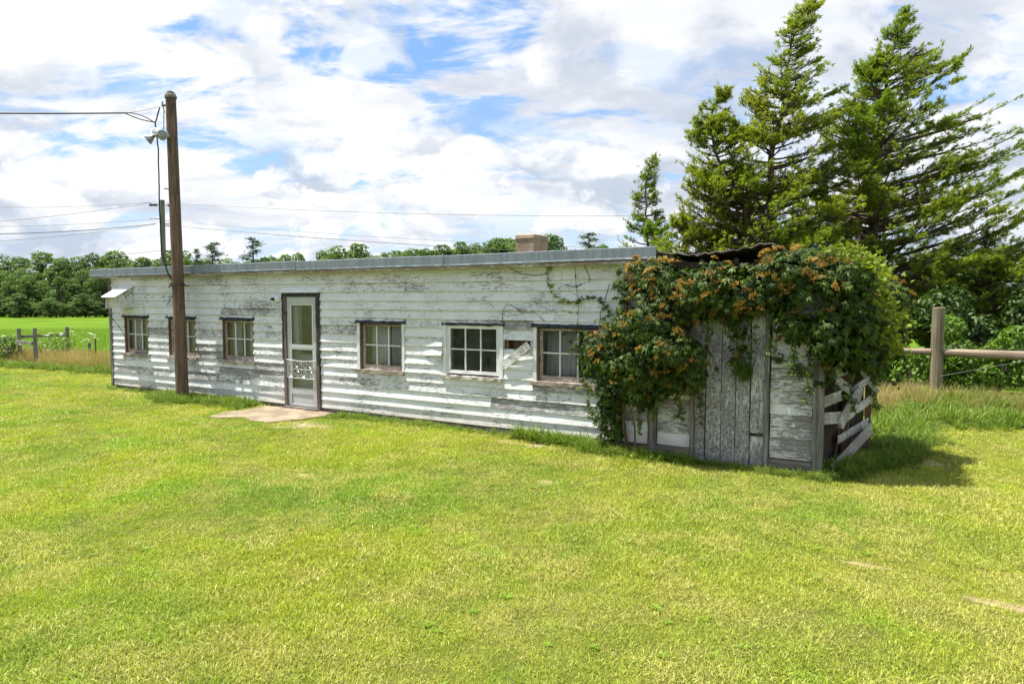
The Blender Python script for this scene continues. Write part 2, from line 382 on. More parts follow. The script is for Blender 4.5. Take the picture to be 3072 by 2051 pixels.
# places where bare earth shows through the turf (x, y, half-lengths)
DIRT = [(6.9, -1.05, .85, .34), (5.2, -1.55, .75, .28), (1.0, -.32, .6, .18), (16.2, -3.02, .42, .08), (15.2, -2.72, .22, .04), (10.9, -.45, .6, .12), (12.0, -2.0, .14, .12), (15.6, 1.35, .28, .22), (9.6, -3.2, .2, .1), (7.9, -5.6, .25, .16)]
def m_ground():
    m, t, out = mat('ground_turf'); p = pos(t); x, y, z = t.sep(p)
    n = t.noise(p, .33, 4, .55, .3); f = t.noise(p, 6., 6, .7); g = t.noise(p, 60., 4, .7)
    lawn = t.mix(t.rng(n, .36, .64), (.075, .105, .014), (.11, .125, .022))
    lawn = t.mix(t.math('MULTIPLY', t.rng(f, .45, .7), .6), lawn, (.15, .12, .05))
    lawn = t.mix(t.math('MULTIPLY', t.rng(g, .5, .7), .5), lawn, (.04, .05, .01))
    fn = t.noise(t.scale(p, (.06, .06, 0.)), 2., 5, .6)
    f2 = t.noise(t.scale(p, (.25, .9, 0.)), 1.6, 8, .72)
    field = t.mix(t.rng(fn, .35, .65), (.085, .165, .009), (.135, .225, .014))
    field = t.mix(t.math('MULTIPLY', t.rng(f2, .40, .66), .75), field, (.07, .115, .012))
    far = t.rng(t.math('SUBTRACT', y, t.math('MULTIPLY', x, .03)), 4.2, 6.)
    ed = None
    wob = t.math('MULTIPLY', t.math('SUBTRACT', t.noise(p, 4., 6, .65), .5), 1.5)
    for cx, cy, rx, ry in DIRT:
        q = t.math('ADD', t.math('POWER', t.math('DIVIDE', t.math('SUBTRACT', x, cx), rx), 2.), t.math('POWER', t.math('DIVIDE', t.math('SUBTRACT', y, cy), ry), 2.))
        k = t.rng(t.math('ADD', t.math('SQRT', q), wob), .7, 1.15, 1., 0.); ed = k if ed is None else t.math('MAXIMUM', ed, k)
    lawn = t.mix(ed, lawn, t.mix(t.rng(f, .35, .65), (.25, .185, .11), (.42, .33, .215)))
    c = t.mix(far, lawn, field)
    principled(t, out, c, .95, spec=.05, normal=bump(t, t.math('ADD', g, f), .02, .6)); return m
M['ground'] = m_ground()
# ------------------------------------------------------------------ the ground
def ground_z(x, y):
    d = math.hypot(x - CAM.x, y - CAM.y)
    k = min(1., max(0., (d - 30.) / 95.)); k = k * k * (3 - 2 * k)
    q = min(1., max(0., (x - 10.8) / 2.6)); q = q * q * (3 - 2 * q) * max(0., 1 - d / 40.)
    return -1.1 * k - .075 * q
def build_ground():
    xs = np.concatenate([np.linspace(-900, -60, 22), np.linspace(-55, 45, 101), np.linspace(50, 700, 18)])
    ys = np.concatenate([np.linspace(-400, -35, 12), np.linspace(-30, 60, 91), np.linspace(66, 1500, 30)])
    v = [(x, y, ground_z(x, y) + (0.012 * math.sin(x * 1.3 + 1) * math.sin(y * 1.1) if abs(x) < 40 and abs(y) < 40 else 0) - .012) for y in ys for x in xs]
    nx = len(xs); f = [(j * nx + i, j * nx + i + 1, (j + 1) * nx + i + 1, (j + 1) * nx + i) for j in range(len(ys) - 1) for i in range(nx - 1)]
    o = link_mesh('ground', np_mesh('ground', v, f, M['ground'], smooth=True)); tag(o, kind='structure', label='mown lawn ground running on into the bright green field'); return o
build_ground()

# ------------------------------------------------------------------ the long building
BL = empty('farm_building', (6.25, 0, 0))
tag(BL, 'long low white clapboard farm building with metal roof edge and peeling paint', 'building')
EAVE = .19
XR = 12.50
# (x0, x1, style, sash set-back)
WIN = [(.57, 1.32, 'old'), (2.16, 2.93, 'old'), (3.90, 4.67, 'old'), (7.49, 8.26, 'cased'), (9.28, 10.12, 'white'), (10.88, 11.71, 'cased')]
WZ0, WZ1 = .90, 1.545
OPEN = []
for x0, x1, st in WIN:
    pad = .06 if st == 'old' else .13
    OPEN.append((x0 - pad, x1 + pad, .80, 1.63))
OPEN.append((5.575, 6.495, 0., 2.105))
HOLE = (10.262, 10.70, 1.265, 1.395)
def free_cells(x0, x1, z0, z1, opens):
    """split a wall rectangle round its openings"""
    xs = sorted({x0, x1, *[q for o in opens for q in o[:2] if x0 < q < x1]}); cells = []
    for a, b in zip(xs, xs[1:]):
        c = (a + b) / 2; iv = [(z0, z1)]
        for o in opens:
            if o[0] < c < o[1]:
                nx = []
                for s, e in iv:
                    if o[3] <= s or o[2] >= e: nx.append((s, e)); continue
                    if o[2] > s: nx.append((s, o[2]))
                    if o[3] < e: nx.append((o[3], e))
                iv = nx
        for s, e in iv: cells.append((a, b, s, e))
    return cells
mb = MB()
for a, b, s, e in free_cells(0., XR, .06, 2.52, OPEN + [HOLE]): mb.box(a, b, .028, .10, s, e)
front = mb.obj('front_wall', M['darkwood'], BL)
mb = MB(); mb.box(.0, .09, .10, 4.9, .05, 2.5); mb.obj('end_wall', M['paint'], BL)
mb = MB(); mb.box(XR - .10, XR - .002, .10, 4.9, .05, 2.5); mb.obj('end_wall', M['darkwood'], BL)
mb = MB(); mb.box(.0, XR, 4.9, 5.0, .05, 2.35); mb.obj('back_wall', M['cream'], BL)
mb = MB(); mb.box(.09, XR - .1, .1, 4.9, .0, .06); mb.obj('floor', M['darkwood'], BL)
mb = MB(); mb.box(.02, XR, .022, .12, -.1, .09); mb.obj('footing', M['footing'], BL)

def board(x0, x1, zb, zt, rnd, parent, m, out=.019, y=0.0, curl=0., curl0=0., name='siding_board', dz=0.):
    """one lapped clapboard: thick lower edge stands proud, top tucks under the next one"""
    n = max(1, int((x1 - x0) / .28)); rings = []
    ph = rnd.uniform(0, 6); am = rnd.uniform(.0008, .0032)
    for i in range(n + 1):
        s = i / n; x = x0 + (x1 - x0) * s
        w = math.sin(ph + x * rnd.uniform(1.1, 1.3)) * am
        o = out + rnd.uniform(-.0012, .0012) + am * math.sin(ph * 2 + x * 2.1)
        o += curl * max(0., (s - .55) / .45) ** 2 + curl0 * max(0., (.45 - s) / .45) ** 2
        zz = w + dz * s + curl * .25 * max(0., (s - .55) / .45) ** 2
        chip = -rnd.uniform(0, .003)
        rings.append([(x, y - o, zb + zz - chip), (x, y + .002, zt + zz * .3), (x, y + .010, zt + zz * .3), (x, y + .008 - max(0, o - .034), zb + zz)])
    return MB().rings([[Vector(p) for p in r][::-1] for r in rings]).obj(name, m, parent)
rnd = random.Random(11)
rows = [.085]
while rows[-1] < 2.40: rows.append(rows[-1] + .145 + rnd.uniform(-.009, .009))
for k, zb in enumerate(rows):
    zt = (rows[k + 1] if k + 1 < len(rows) else 2.50) + .012
    if zb > 2.36: zt = 2.50
    # sub-intervals of the row
    xs = sorted({0.03, XR - .02, *[q for o in OPEN + [HOLE] for q in o[:2]]})
    segs = []
    for a, b in zip(xs, xs[1:]):
        c = (a + b) / 2; lo, hi = zb, zt
        for o in OPEN + [HOLE]:
            if o[0] < c < o[1]:
                if o[2] <= lo + .02 and o[3] >= hi - .02: lo = hi
                elif o[2] <= lo + .02 and o[3] > lo: lo = max(lo, o[3])
                elif o[3] >= hi - .02 and o[2] < hi: hi = min(hi, o[2])
                elif o[2] > lo and o[3] < hi: hi = o[2]
        if hi - lo > .018: segs.append([a, b, lo, hi])
    runs = []
    for s in segs:
        if runs and abs(runs[-1][1] - s[0]) < 1e-6 and abs(runs[-1][2] - s[2]) < 1e-6 and abs(runs[-1][3] - s[3]) < 1e-6: runs[-1][1] = s[1]
        else: runs.append(s)
    for a, b, lo, hi in runs:
        x = a
        while x < b - 1e-6:
            L = rnd.uniform(2.2, 4.8); e = b if b - x - L < .7 else x + L
            cu = 0.; c0 = 0.
            if abs(e - 9.15) < .12 and .98 < lo < 1.33: cu = rnd.uniform(.035, .06)
            elif 6.4 < x < 6.6 and .9 < lo < 1.25: c0 = rnd.uniform(.012, .03)
            elif rnd.random() < .14: cu = rnd.uniform(.004, .014)
            elif rnd.random() < .10: c0 = rnd.uniform(.004, .012)
            mm = M['paint_worn'] if rnd.random() < .14 and lo < 1.9 else M['paint']
            board(x + rnd.uniform(.001, .004), e - rnd.uniform(.001, .004), lo + rnd.uniform(-.003, .003), hi, rnd, front, mm, curl=cu, curl0=c0, out=.026 + rnd.uniform(-.004, .004))
            x = e
# loose board slipped across the hole
MB().bar((10.27, -.042, 1.01), (10.70, -.062, 1.34), .014, .125, up=(0, 0, 1), seg=5, jit=.003, rnd=rnd).obj('slipped_board', M['paint_worn'], front)
MB().box(10.25, 10.31, .03, .14, 1.25, 1.41).obj('stud', M['brownwood'], front)
MB().box(10.25, 10.72, .135, .15, 1.2, 1.45).obj('inner_board', M['brownwood'], front)
MB().bar((-.012, -.012, .05), (-.012, -.012, 2.50), .07, .05, up=(0, 1, 0), seg=12, jit=.005, rnd=rnd).obj('corner_board', M['greywood'], front)
# weathered skirting under the lowest clapboard
for a, b in ((.06, 1.6), (1.62, 3.4), (3.42, 5.57), (6.5, 8.4), (8.42, 9.9), (9.92, 11.6)):
    MB().bar((a, .012, .045), (b, .012, .045 - rnd.uniform(0, .015)), .018, .10, seg=10, jit=.006, rnd=rnd).obj('skirting_board', M['greywood_x'], front)

# --- roof
YF = -EAVE
mb = MB(); mb.add([(-.45, YF + .02, 2.60), (12.60, YF + .02, 2.60), (12.60, 5.2, 2.38), (-.45, 5.2, 2.38), (-.45, YF + .02, 2.50), (12.60, YF + .02, 2.50), (12.60, 5.2, 2.28), (-.45, 5.2, 2.28)],
       [(0, 1, 2, 3), (7, 6, 5, 4), (0, 4, 5, 1), (1, 5, 6, 2), (2, 6, 7, 3), (3, 7, 4, 0)])
roof = mb.obj('roof', M['tar'], BL)
segx = [-.46, .22, 2.02, 4.06, 6.10, 7.72, 9.30, 10.95, 12.625]
for k, (a, b) in enumerate(zip(segx, segx[1:])):
    dz = [.0, .0, -.004, .004, .0, .004, -.002, .006][k]
    z0a, z0b = 2.497 + dz, 2.497 + [.0, -.004, .002, .008, .002, .0, .004, .012][k]
    yo = YF - .004 * (k % 2)
    prof = lambda x, z: [Vector((x, yo - .008, z)), Vector((x, yo, z + .026)), Vector((x, yo - .004, z + .150)), Vector((x, yo + .03, z + .158)), Vector((x, yo + .03, z + .146)), Vector((x, yo + .012, z + .138)), Vector((x, yo + .012, z + .005))]
    MB().rings([prof(a + .002, z0a), prof((a + b) / 2, (z0a + z0b) / 2 + .001), prof(b - .002, z0b)]).obj('fascia_panel', M['galv'], roof)
xs = [-.44, 1.9, 4.9, 7.4, 10.2, 12.60]
for a, b in zip(xs, xs[1:]):
    MB().bar((a, YF + .032, 2.472), (b - .004, YF + .032, 2.474), .022, .046, seg=8, jit=.003, rnd=rnd).obj('eave_trim', M['sill'], roof)
MB().box(-.44, 12.58, YF + .045, .03, 2.478, 2.494).obj('soffit', M['cream'], roof)
# chimney: rendered block with a softened, slightly proud cap
mb = MB()
X0, X1, Y0, Y1 = 9.29, 9.665, 2.0, 2.52
for z in (): pass
rr = []
for z, g in ((2.30, .0), (2.62, .0), (3.02, .004), (3.07, .014), (3.125, .012), (3.145, -.012), (3.148, -.10)):
    pts = []
    for cx, cy, a0 in ((X0, Y0, 180), (X1, Y0, 270), (X1, Y1, 0), (X0, Y1, 90)):
        sx = -1 if cx == X0 else 1; sy = -1 if cy == Y0 else 1; br = .028
        for da in (0, 30, 60, 90):
            a = R(a0 + da); pts.append(Vector((cx + sx * (g - br) + br * math.cos(a) + rnd.uniform(-.004, .004), cy + sy * (g - br) + br * math.sin(a) + rnd.uniform(-.004, .004), z)))
    rr.append(pts)
mb.rings(rr).obj('chimney', M['chimney'], BL)

# --- windows
def rough_box(x0, x1, y0, y1, z0, z1, seg, jit, r):
    return MB().bar((x0, (y0 + y1) / 2, (z0 + z1) / 2), (x1, (y0 + y1) / 2, (z0 + z1) / 2), abs(y1 - y0), z1 - z0, seg=seg, jit=jit, rnd=r)
def curtain(x0, x1, z0, z1, y, label, folds=7):
    n = 40; v = []; r = random.Random(int(x0 * 100))
    ph = [r.uniform(0, 6) for _ in range(3)]
    for j in range(5):
        for i in range(n + 1):
            s = i / n; zz = z0 + (z1 - z0) * j / 4; g = 1 - .35 * j / 4
            v.append((x0 + (x1 - x0) * s + .01 * math.sin(ph[2] + j), y + g * (.022 * math.sin(s * folds * 6.28 + ph[0]) + .012 * math.sin(s * folds * 2.3 * 6.28 + ph[1])), zz))
    f = [(j * (n + 1) + i, j * (n + 1) + i + 1, (j + 1) * (n + 1) + i + 1, (j + 1) * (n + 1) + i) for j in range(4) for i in range(n)]
    o = link_mesh('curtain', np_mesh('curtain', v, f, M['cloth'], smooth=True)); tag(o, label, 'curtain', 'curtains behind the windows')
    sm = o.modifiers.new('thick', 'SOLIDIFY'); sm.thickness = .003
def window(k, x0, x1, style):
    r = random.Random(40 + k); z0, z1 = WZ0, WZ1
    yb = .035 if style != 'white' else -.004                  # front face of the sash
    fw = .045; fm = {'old': M['sill'], 'cased': M['sill'], 'white': M['casing']}[style]
    mb = MB(); bz = .075 if style != 'white' else .05; tw = .03 if style != 'white' else .065
    mb.bar((x0 - fw, yb + .02, z0 - bz / 2), (x1 + fw, yb + .02, z0 - bz / 2), .04, bz, seg=8, jit=.002, rnd=r)
    mb.bar((x0 - fw, yb + .02, z1 + tw / 2), (x1 + fw, yb + .02, z1 + tw / 2), .04, tw, seg=8, jit=.002, rnd=r)
    for xx in (x0 - fw / 2, x1 + fw / 2): mb.bar((xx, yb + .02, z0), (xx, yb + .02, z1), .04, fw, up=(1, 0, 0), seg=6, jit=.002, rnd=r)
    w = mb.obj('window', fm, BL)
    dx = (x1 - x0) / 3; zm = (z0 + z1) / 2 + .005
    for i in range(3):
        for a, b in ((z0, zm), (zm, z1)):
            ti, tj = r.uniform(-.003, .003), r.uniform(-.003, .003)
            xa, xb = x0 + i * dx + .002, x0 + (i + 1) * dx - .002
            v = [(xa, yb + .022, a + .002), (xb, yb + .022 + ti, a + .002), (xb, yb + .022 + ti + tj, b - .002), (xa, yb + .022 + tj, b - .002)]
            v += [(p[0], p[1] + .003, p[2]) for p in v]
            MB().add(v, [(0, 1, 2, 3), (7, 6, 5, 4), (0, 4, 5, 1), (1, 5, 6, 2), (2, 6, 7, 3), (3, 7, 4, 0)]).obj('pane', M['glass'], w)
    mm = M['casing']
    for i in (1, 2): MB().bar((x0 + i * dx, yb + .012, z0), (x0 + i * dx, yb + .012, z1), .022, .020, up=(1, 0, 0), seg=8, jit=.0015, rnd=r).obj('muntin', mm, w)
    for i in range(3): MB().bar((x0 + i * dx + .010, yb + .013, zm), (x0 + (i + 1) * dx - .010, yb + .013, zm), .022, .018, seg=4, jit=.0015, rnd=r).obj('muntin', mm, w)
    # jamb lining the opening
    jm = M['brownwood'] if style != 'white' else M['casing']
    o = OPEN[k]; jb = MB()
    ja, jz = x0 - fw - .002, x1 + fw + .002
    jb.box(ja - .022, ja, -.012, .14, z0 - .08, z1 + .05); jb.box(jz, jz + .022, -.012, .14, z0 - .08, z1 + .05)
    jb.box(ja - .022, jz + .022, -.008, .14, z1 + .050, z1 + .075)
    jb.obj('jamb', jm, w)
    if style != 'old':
        for a, b in ((o[0] + .004, ja - .024), (jz + .024, o[1] - .004)):
            MB().bar(((a + b) / 2, -.010, .80), ((a + b) / 2, -.010, 1.63), .030, b - a, up=(1, 0, 0), seg=9, jit=.002, rnd=r).obj('casing', M['casing'], w)
    # drip cap: ragged tarred strip
    n = 14; ca, cb = o[0] - (.05 if style == 'old' else .02), o[1] + (.04 if style == 'old' else .02); rings = []
    dep = .055 if style != 'white' else .030
    for i in range(n + 1):
        x = ca + (cb - ca) * i / n; q = r.uniform(-.006, .006)
        rings.append([Vector((x, -dep + q, 1.597 + r.uniform(-.010, .006))), Vector((x, -dep + q - .002, 1.612 + r.uniform(-.004, .006))), Vector((x, -.010, 1.652 + r.uniform(-.004, .004))), Vector((x, .02, 1.64)), Vector((x, .02, 1.60))])
    MB().rings(rings).obj('drip_cap', M['tar'], w)
    # sill
    s = rough_box(x0 - .15, x1 + .11, -.058, .03, .765 + r.uniform(-.006, .006), .822, 12, .005, r)
    s.obj('sill', M['sill'], w)
    return w
for k, (x0, x1, st) in enumerate(WIN): window(k, x0, x1, st)
ordw = ['first', 'second', 'third']
for k, (x0, x1, st) in enumerate(WIN):
    lab = ['behind the window below the vent hood', 'behind the window the pole covers', 'behind the window left of the door', 'behind the window right of the door', '', 'behind the window half hidden by vine'][k]
    if k == 4: continue
    curtain(x0 - .02, x0 + (x1 - x0) * (.46, .40, .34, .50, .4, .58)[k], .86, 1.60, .16 + .02 * k, 'left pale curtain ' + lab)
    curtain(x0 + (x1 - x0) * (.56, .6, .7, .64, .6, .74)[k], x1 + .06, .86, 1.60, .19 - .01 * k, 'right pale curtain ' + lab)

# --- door
DR = MB(); yd = -.022
DX0, DX1, DZ0, DZ1 = 5.665, 6.405, .065, 2.035
DR.box(DX0, DX0 + .088, yd, yd + .035, DZ0, DZ1); DR.box(DX1 - .088, DX1, yd, yd + .035, DZ0, DZ1)
for a, b in ((1.905, DZ1), (1.105, 1.165), (.285, .375), (DZ0, .105)): DR.box(DX0 + .088, DX1 - .088, yd + .001, yd + .034, a, b)
DR.box(DX0 + .10, DX1 - .10, yd + .012, yd + .022, .105, .285)
door = DR.obj('storm_door', M['alu'], BL)
bv = door.modifiers.new('soft', 'BEVEL'); bv.width = .004; bv.segments = 2
for a, b in ((1.165, 1.905), (.375, 1.105)): MB().box(DX0 + .090, DX1 - .090, yd + .016, yd + .020, a + .002, b - .002).obj('pane', M['glass'], door)
for a, b in ((1.165, 1.905), (.375, 1.105)):
    g = MB(); x0, x1 = DX0 + .09, DX1 - .09; q = .016
    g.box(x0, x0 + q, yd + .004, yd + .015, a + .004, b - .004); g.box(x1 - q, x1, yd + .004, yd + .015, a + .004, b - .004)
    g.box(x0 + q, x1 - q, yd + .004, yd + .015, a + .004, a + q); g.box(x0 + q, x1 - q, yd + .004, yd + .015, b - q, b - .004)
    g.obj('glazing_bead', M['alu_shiny'], door)
def scroll(mb, cx, cz, sx, sz, y, r0=.075, turns=1.6):
    pts = []
    for i in range(34):
        t = i / 33; a = t * turns * 6.283; r = r0 * (1 - t * .82)
        pts.append((cx + sx * r * math.cos(a), y, cz + sz * r * math.sin(a)))
    mb.tube(pts, .0048, 5)
gr = MB(); yg = yd - .022
gr.tube([(DX0 - .005 + (DX1 - DX0 + .01) * i / 10, yg - .010 * math.sin(math.pi * i / 10), .905 - .022 * math.sin(math.pi * i / 10)) for i in range(11)], .007, 6)
gr.tube([(DX0 + .02, yg, .575), (DX1 - .02, yg, .575)], .007, 6)
gr.tube([(6.035, yg, .575), (6.035, yg, .89)], .005, 5)
gr.tube([(DX0 + .09, yg, .735), (DX1 - .09, yg, .735)], .005, 5)
for x in (DX0 + .01, DX1 - .03): gr.tube([(x, yg, .575), (x, yg, .90)], .005, 5)
for cx, sx in ((5.80, -1), (5.945, 1), (6.125, -1), (6.28, 1)):
    for cz, sz in ((.815, 1), (.655, -1)): scroll(gr, cx, cz, sx, sz, yg)
for cx in (5.735, 6.335): gr.tube([(cx + .04 * math.cos(a), yg, .735 + .15 * math.sin(a)) for a in [i * .3142 for i in range(21)]], .005, 5)
gr.obj('scroll_grille', M['alu_shiny'], door)
hk = MB(); hk.box(5.575, 5.675, yd - .028, yd - .004, 1.735, 1.76); hk.lathe((5.60, yd - .03, 1.748), (0, -1, 0), [(-.01, .02), (.0, .028), (.018, .022), (.024, .0)], 10); hk.obj('latch', M['iron'], door)
for z in (.55, 1.35, 1.9): MB().box(DX1 + .002, DX1 + .016, yd - .006, yd + .01, z, z + .07).obj('hinge', M['alu_shiny'], door)
# door frame, cap, inner door
fr = MB()
fr.bar((5.622, -.008, .0), (5.622, -.008, 2.045), .07, .072, up=(1, 0, 0), seg=14, jit=.005, rnd=rnd)
fr.bar((6.446, -.008, .0), (6.446, -.008, 2.045), .07, .072, up=(1, 0, 0), seg=14, jit=.005, rnd=rnd)
fr.bar((5.585, -.006, 2.072), (6.484, -.006, 2.072), .07, .052, seg=8, jit=.004, rnd=rnd)
fr.obj('door_frame', wood('weathered_frame_wood', (.20, .165, .14), (.06, .05, .043), 'z'), BL)
tp = MB(); tp.bar((5.578, -.047, .9), (5.578, -.047, 2.09), .012, .03, up=(1, 0, 0), seg=14, jit=.006, rnd=rnd); tp.bar((6.462, -.047, .85), (6.462, -.047, 2.09), .014, .05, up=(1, 0, 0), seg=14, jit=.006, rnd=rnd); tp.bar((5.57, -.047, 2.075), (6.48, -.047, 2.075), .014, .055, seg=10, jit=.006, rnd=rnd)
tp.obj('tar_strip', M['tar'], BL)
cp = MB(); cp.rings([[Vector((x, -.085, 2.108)), Vector((x, -.085, 2.122)), Vector((x, -.018, 2.196)), Vector((x, .0, 2.19)), Vector((x, .0, 2.112))] for x in (5.555, 6.515)]); cp.obj('door_hood', M['white'], BL)
idr = MB()
for a, b, s, e in free_cells(5.68, 6.40, .08, 2.03, [(5.86, 6.24, 1.0, 1.88)]): idr.box(a, b, .11, .15, s, e)
idr.obj('inner_door', plain('pale_blue_door_paint', (.52, .55, .68), .5, 0, .08), BL)
curtain(5.70, 5.84, .95, 1.95, .09, 'left strip of pale curtain behind the storm door glass', 3)
curtain(6.18, 6.36, .95, 1.95, .09, 'right strip of pale curtain behind the storm door glass', 3)
MB().box(5.62, 6.45, -.10, .03, .0, .055).obj('threshold', M['footing'], BL)
# porch lamp
lp = MB(); lp.lathe((5.42, -.018, 2.0), (0, -1, 0), [(-.01, .062), (.012, .066), (.022, .058), (.030, .045), (.055, .040), (.062, .030)], 18); lamp = lp.obj('porch_lamp', M['white'], BL, True)
MB().lathe((5.40, -.075, 1.995), (-.5, -.8, -.05), [(.0, .026), (.03, .028), (.045, .022), (.06, .018), (.075, .0)], 12).obj('socket', M['black'], lamp, True)

# --- vent hood near the far corner
hx0, hx1, hy, hz0 = .42, .865, -.36, 1.80
hb = MB()
hb.add([(hx1, -.02, hz0), (hx1, hy, hz0), (hx1, hy, 2.07), (hx1, -.02, 2.255), (hx1 - .018, -.02, hz0), (hx1 - .018, hy, hz0), (hx1 - .018, hy, 2.07), (hx1 - .018, -.02, 2.255)],
       [(0, 1, 2, 3), (7, 6, 5, 4), (0, 4, 5, 1), (1, 5, 6, 2), (2, 6, 7, 3), (3, 7, 4, 0)])
hood = hb.obj('vent_hood', M['paint_v'], BL)
for q, nm in (((hx0, hx0 + .018), 'side_panel'),):
    MB().add([(q[0], -.02, hz0), (q[0], hy, hz0), (q[0], hy, 2.07), (q[0], -.02, 2.255), (q[1], -.02, hz0), (q[1], hy, hz0), (q[1], hy, 2.07), (q[1], -.02, 2.255)],
             [(3, 2, 1, 0), (4, 5, 6, 7), (0, 1, 5, 4), (1, 2, 6, 5), (2, 3, 7, 6), (3, 0, 4, 7)]).obj(nm, M['paint_v'], hood)
MB().box(hx0 + .02, hx1 - .02, hy + .01, -.02, hz0, hz0 + .015).obj('bottom_panel', M['cream'], hood)
MB().box(hx0 + .02, hx1 - .02, hy + .06, hy + .07, hz0 + .015, 2.06).obj('baffle', M['cream'], hood)
MB().add([(hx0 - .05, hy - .06, 2.045), (hx1 + .03, hy - .06, 2.045), (hx1 + .03, -.012, 2.285), (hx0 - .05, -.012, 2.285), (hx0 - .05, hy - .06, 2.027), (hx1 + .03, hy - .06, 2.027), (hx1 + .03, -.012, 2.262), (hx0 - .05, -.012, 2.262)],
         [(0, 1, 2, 3), (7, 6, 5, 4), (0, 4, 5, 1), (1, 5, 6, 2), (2, 6, 7, 3), (3, 7, 4, 0)]).obj('lid', M['white'], hood)
o = MB().tube([(.47, -.43, 1.80), (.52, -.25, 1.55), (.56, -.10, 1.30), (.56, -.04, 1.15)], .006, 5).obj('hanging_cable', M['black'])
tag(o, 'thin black cable hanging from the vent hood beside the first window', 'cable')

# ------------------------------------------------------------------ concrete pad by the door
def pad():
    outline = [(5.05, -.10), (5.18, -.45), (5.10, -.95), (5.25, -1.42), (5.62, -1.32), (5.85, -1.10), (6.2, -1.28), (6.55, -1.22), (6.82, -.75), (6.9, -.35), (6.80, -.06), (5.9, -.03)]
    n = len(outline); pts = []
    r = random.Random(5)
    for i in range(n):
        a, b = Vector(outline[i]), Vector(outline[(i + 1) % n])
        for k in range(4): p = a.lerp(b, k / 4); pts.append((p.x + r.uniform(-.03, .03), p.y + r.uniform(-.02, .02)))
    mb = MB(); m = len(pts)
    mb.add([(x, y, .022) for x, y in pts] + [(x * 1.0, y, -.06) for x, y in pts] + [(6.0, -.6, .030)], [(i, (i + 1) % m, 2 * m) for i in range(m)] + [(i, i + m, (i + 1) % m + m, (i + 1) % m) for i in range(m)])
    o = mb.obj('door_pad', M['slab']); tag(o, 'worn cracked concrete pad on the ground before the storm door', 'concrete pad')
    return pts
PAD = pad()
# ------------------------------------------------------------------ the collapsing annex
AX = empty('annex', (13.6, 0, 0))
tag(AX, 'collapsing plank annex at the right end of the building, smothered in vine', 'shed')
rnd = random.Random(23)
for x0, x1, zt, nm in ((12.502, 12.59, 2.45, 'post'), (13.045, 13.10, 2.25, 'post'), (13.945, 13.995, 2.25, 'post'), (14.485, 14.60, 2.42, 'post')):
    MB().bar(((x0 + x1) / 2, -.012, -.12), ((x0 + x1) / 2 - .01, -.012, zt), x1 - x0, .085 if x0 > 13 else .075, up=(0, 1, 0), seg=16, jit=.005, rnd=rnd).obj(nm, M['greywood'], AX)
fw = MB(); fw.box(12.6, 13.05, .045, .07, .0, 2.4); fw.box(13.98, 14.49, .045, .07, .0, 2.4); fw.box(13.05, 13.98, .045, .07, 2.05, 2.4)
fwall = fw.obj('front_wall', M['darkwood'], AX)
for a, b, zs in ((12.598, 13.04, [.10, .26, .41, .56, .71, .86, 1.01, 1.16, 1.31, 1.46, 1.61, 1.76, 1.91, 2.06, 2.21, 2.36]),
                 (14.0, 14.48, [.085, .185, .34, .475, .615, .755, .90, 1.045, 1.18, 1.32, 1.47, 1.61, 1.75, 1.90, 2.05, 2.20, 2.35])):
    for z0, z1 in zip(zs, zs[1:]):
        board(a + rnd.uniform(0, .008), b - rnd.uniform(0, .01), z0, z1 + .008, rnd, fwall, M['paint_worn'] if rnd.random() < .85 else M['paint'], out=.016 + rnd.uniform(-.003, .006), y=.02, dz=rnd.uniform(-.008, .008), curl=rnd.choice([0, 0, .01]), curl0=rnd.choice([0, 0, 0, .012]))
    MB().bar((a, .0, zs[0] - .085), (b, -.01, zs[0] - .07), .05, .14, seg=6, jit=.006, rnd=rnd).obj('bottom_sill', M['greywood_x'], fwall)
# plank door
pb = [13.075, 13.228, 13.425, 13.60, 13.772, 13.94]
dmb = MB(); dmb.bar((13.10, .028, .45), (13.93, .028, .45), .03, .12, seg=4, jit=.003, rnd=rnd); dmb.bar((13.10, .028, 1.75), (13.93, .028, 1.75), .03, .12, seg=4, jit=.003, rnd=rnd)
pdoor = dmb.obj('plank_door', M['greywood_x'], AX)
for k, (a, b) in enumerate(zip(pb, pb[1:])):
    parts = [(-.075 - rnd.uniform(0, .02), 2.12)] if k < 4 else [(-.085, .325), (.365, 2.12)]
    for z0, z1 in parts:
        MB().bar(((a + b) / 2 + rnd.uniform(-.004, .004), -.004 + rnd.uniform(-.006, .006), z0), ((a + b) / 2 + rnd.uniform(-.004, .004), -.004 + rnd.uniform(-.006, .006), z1), b - a - .012, .022, up=(0, 1, 0), seg=10, jit=.0025, rnd=rnd).obj('plank', M['paint_plank'], pdoor)
MB().bar((13.86, -.024, .355), (13.955, -.024, .365), .02, .035).obj('strap', M['iron'], pdoor)
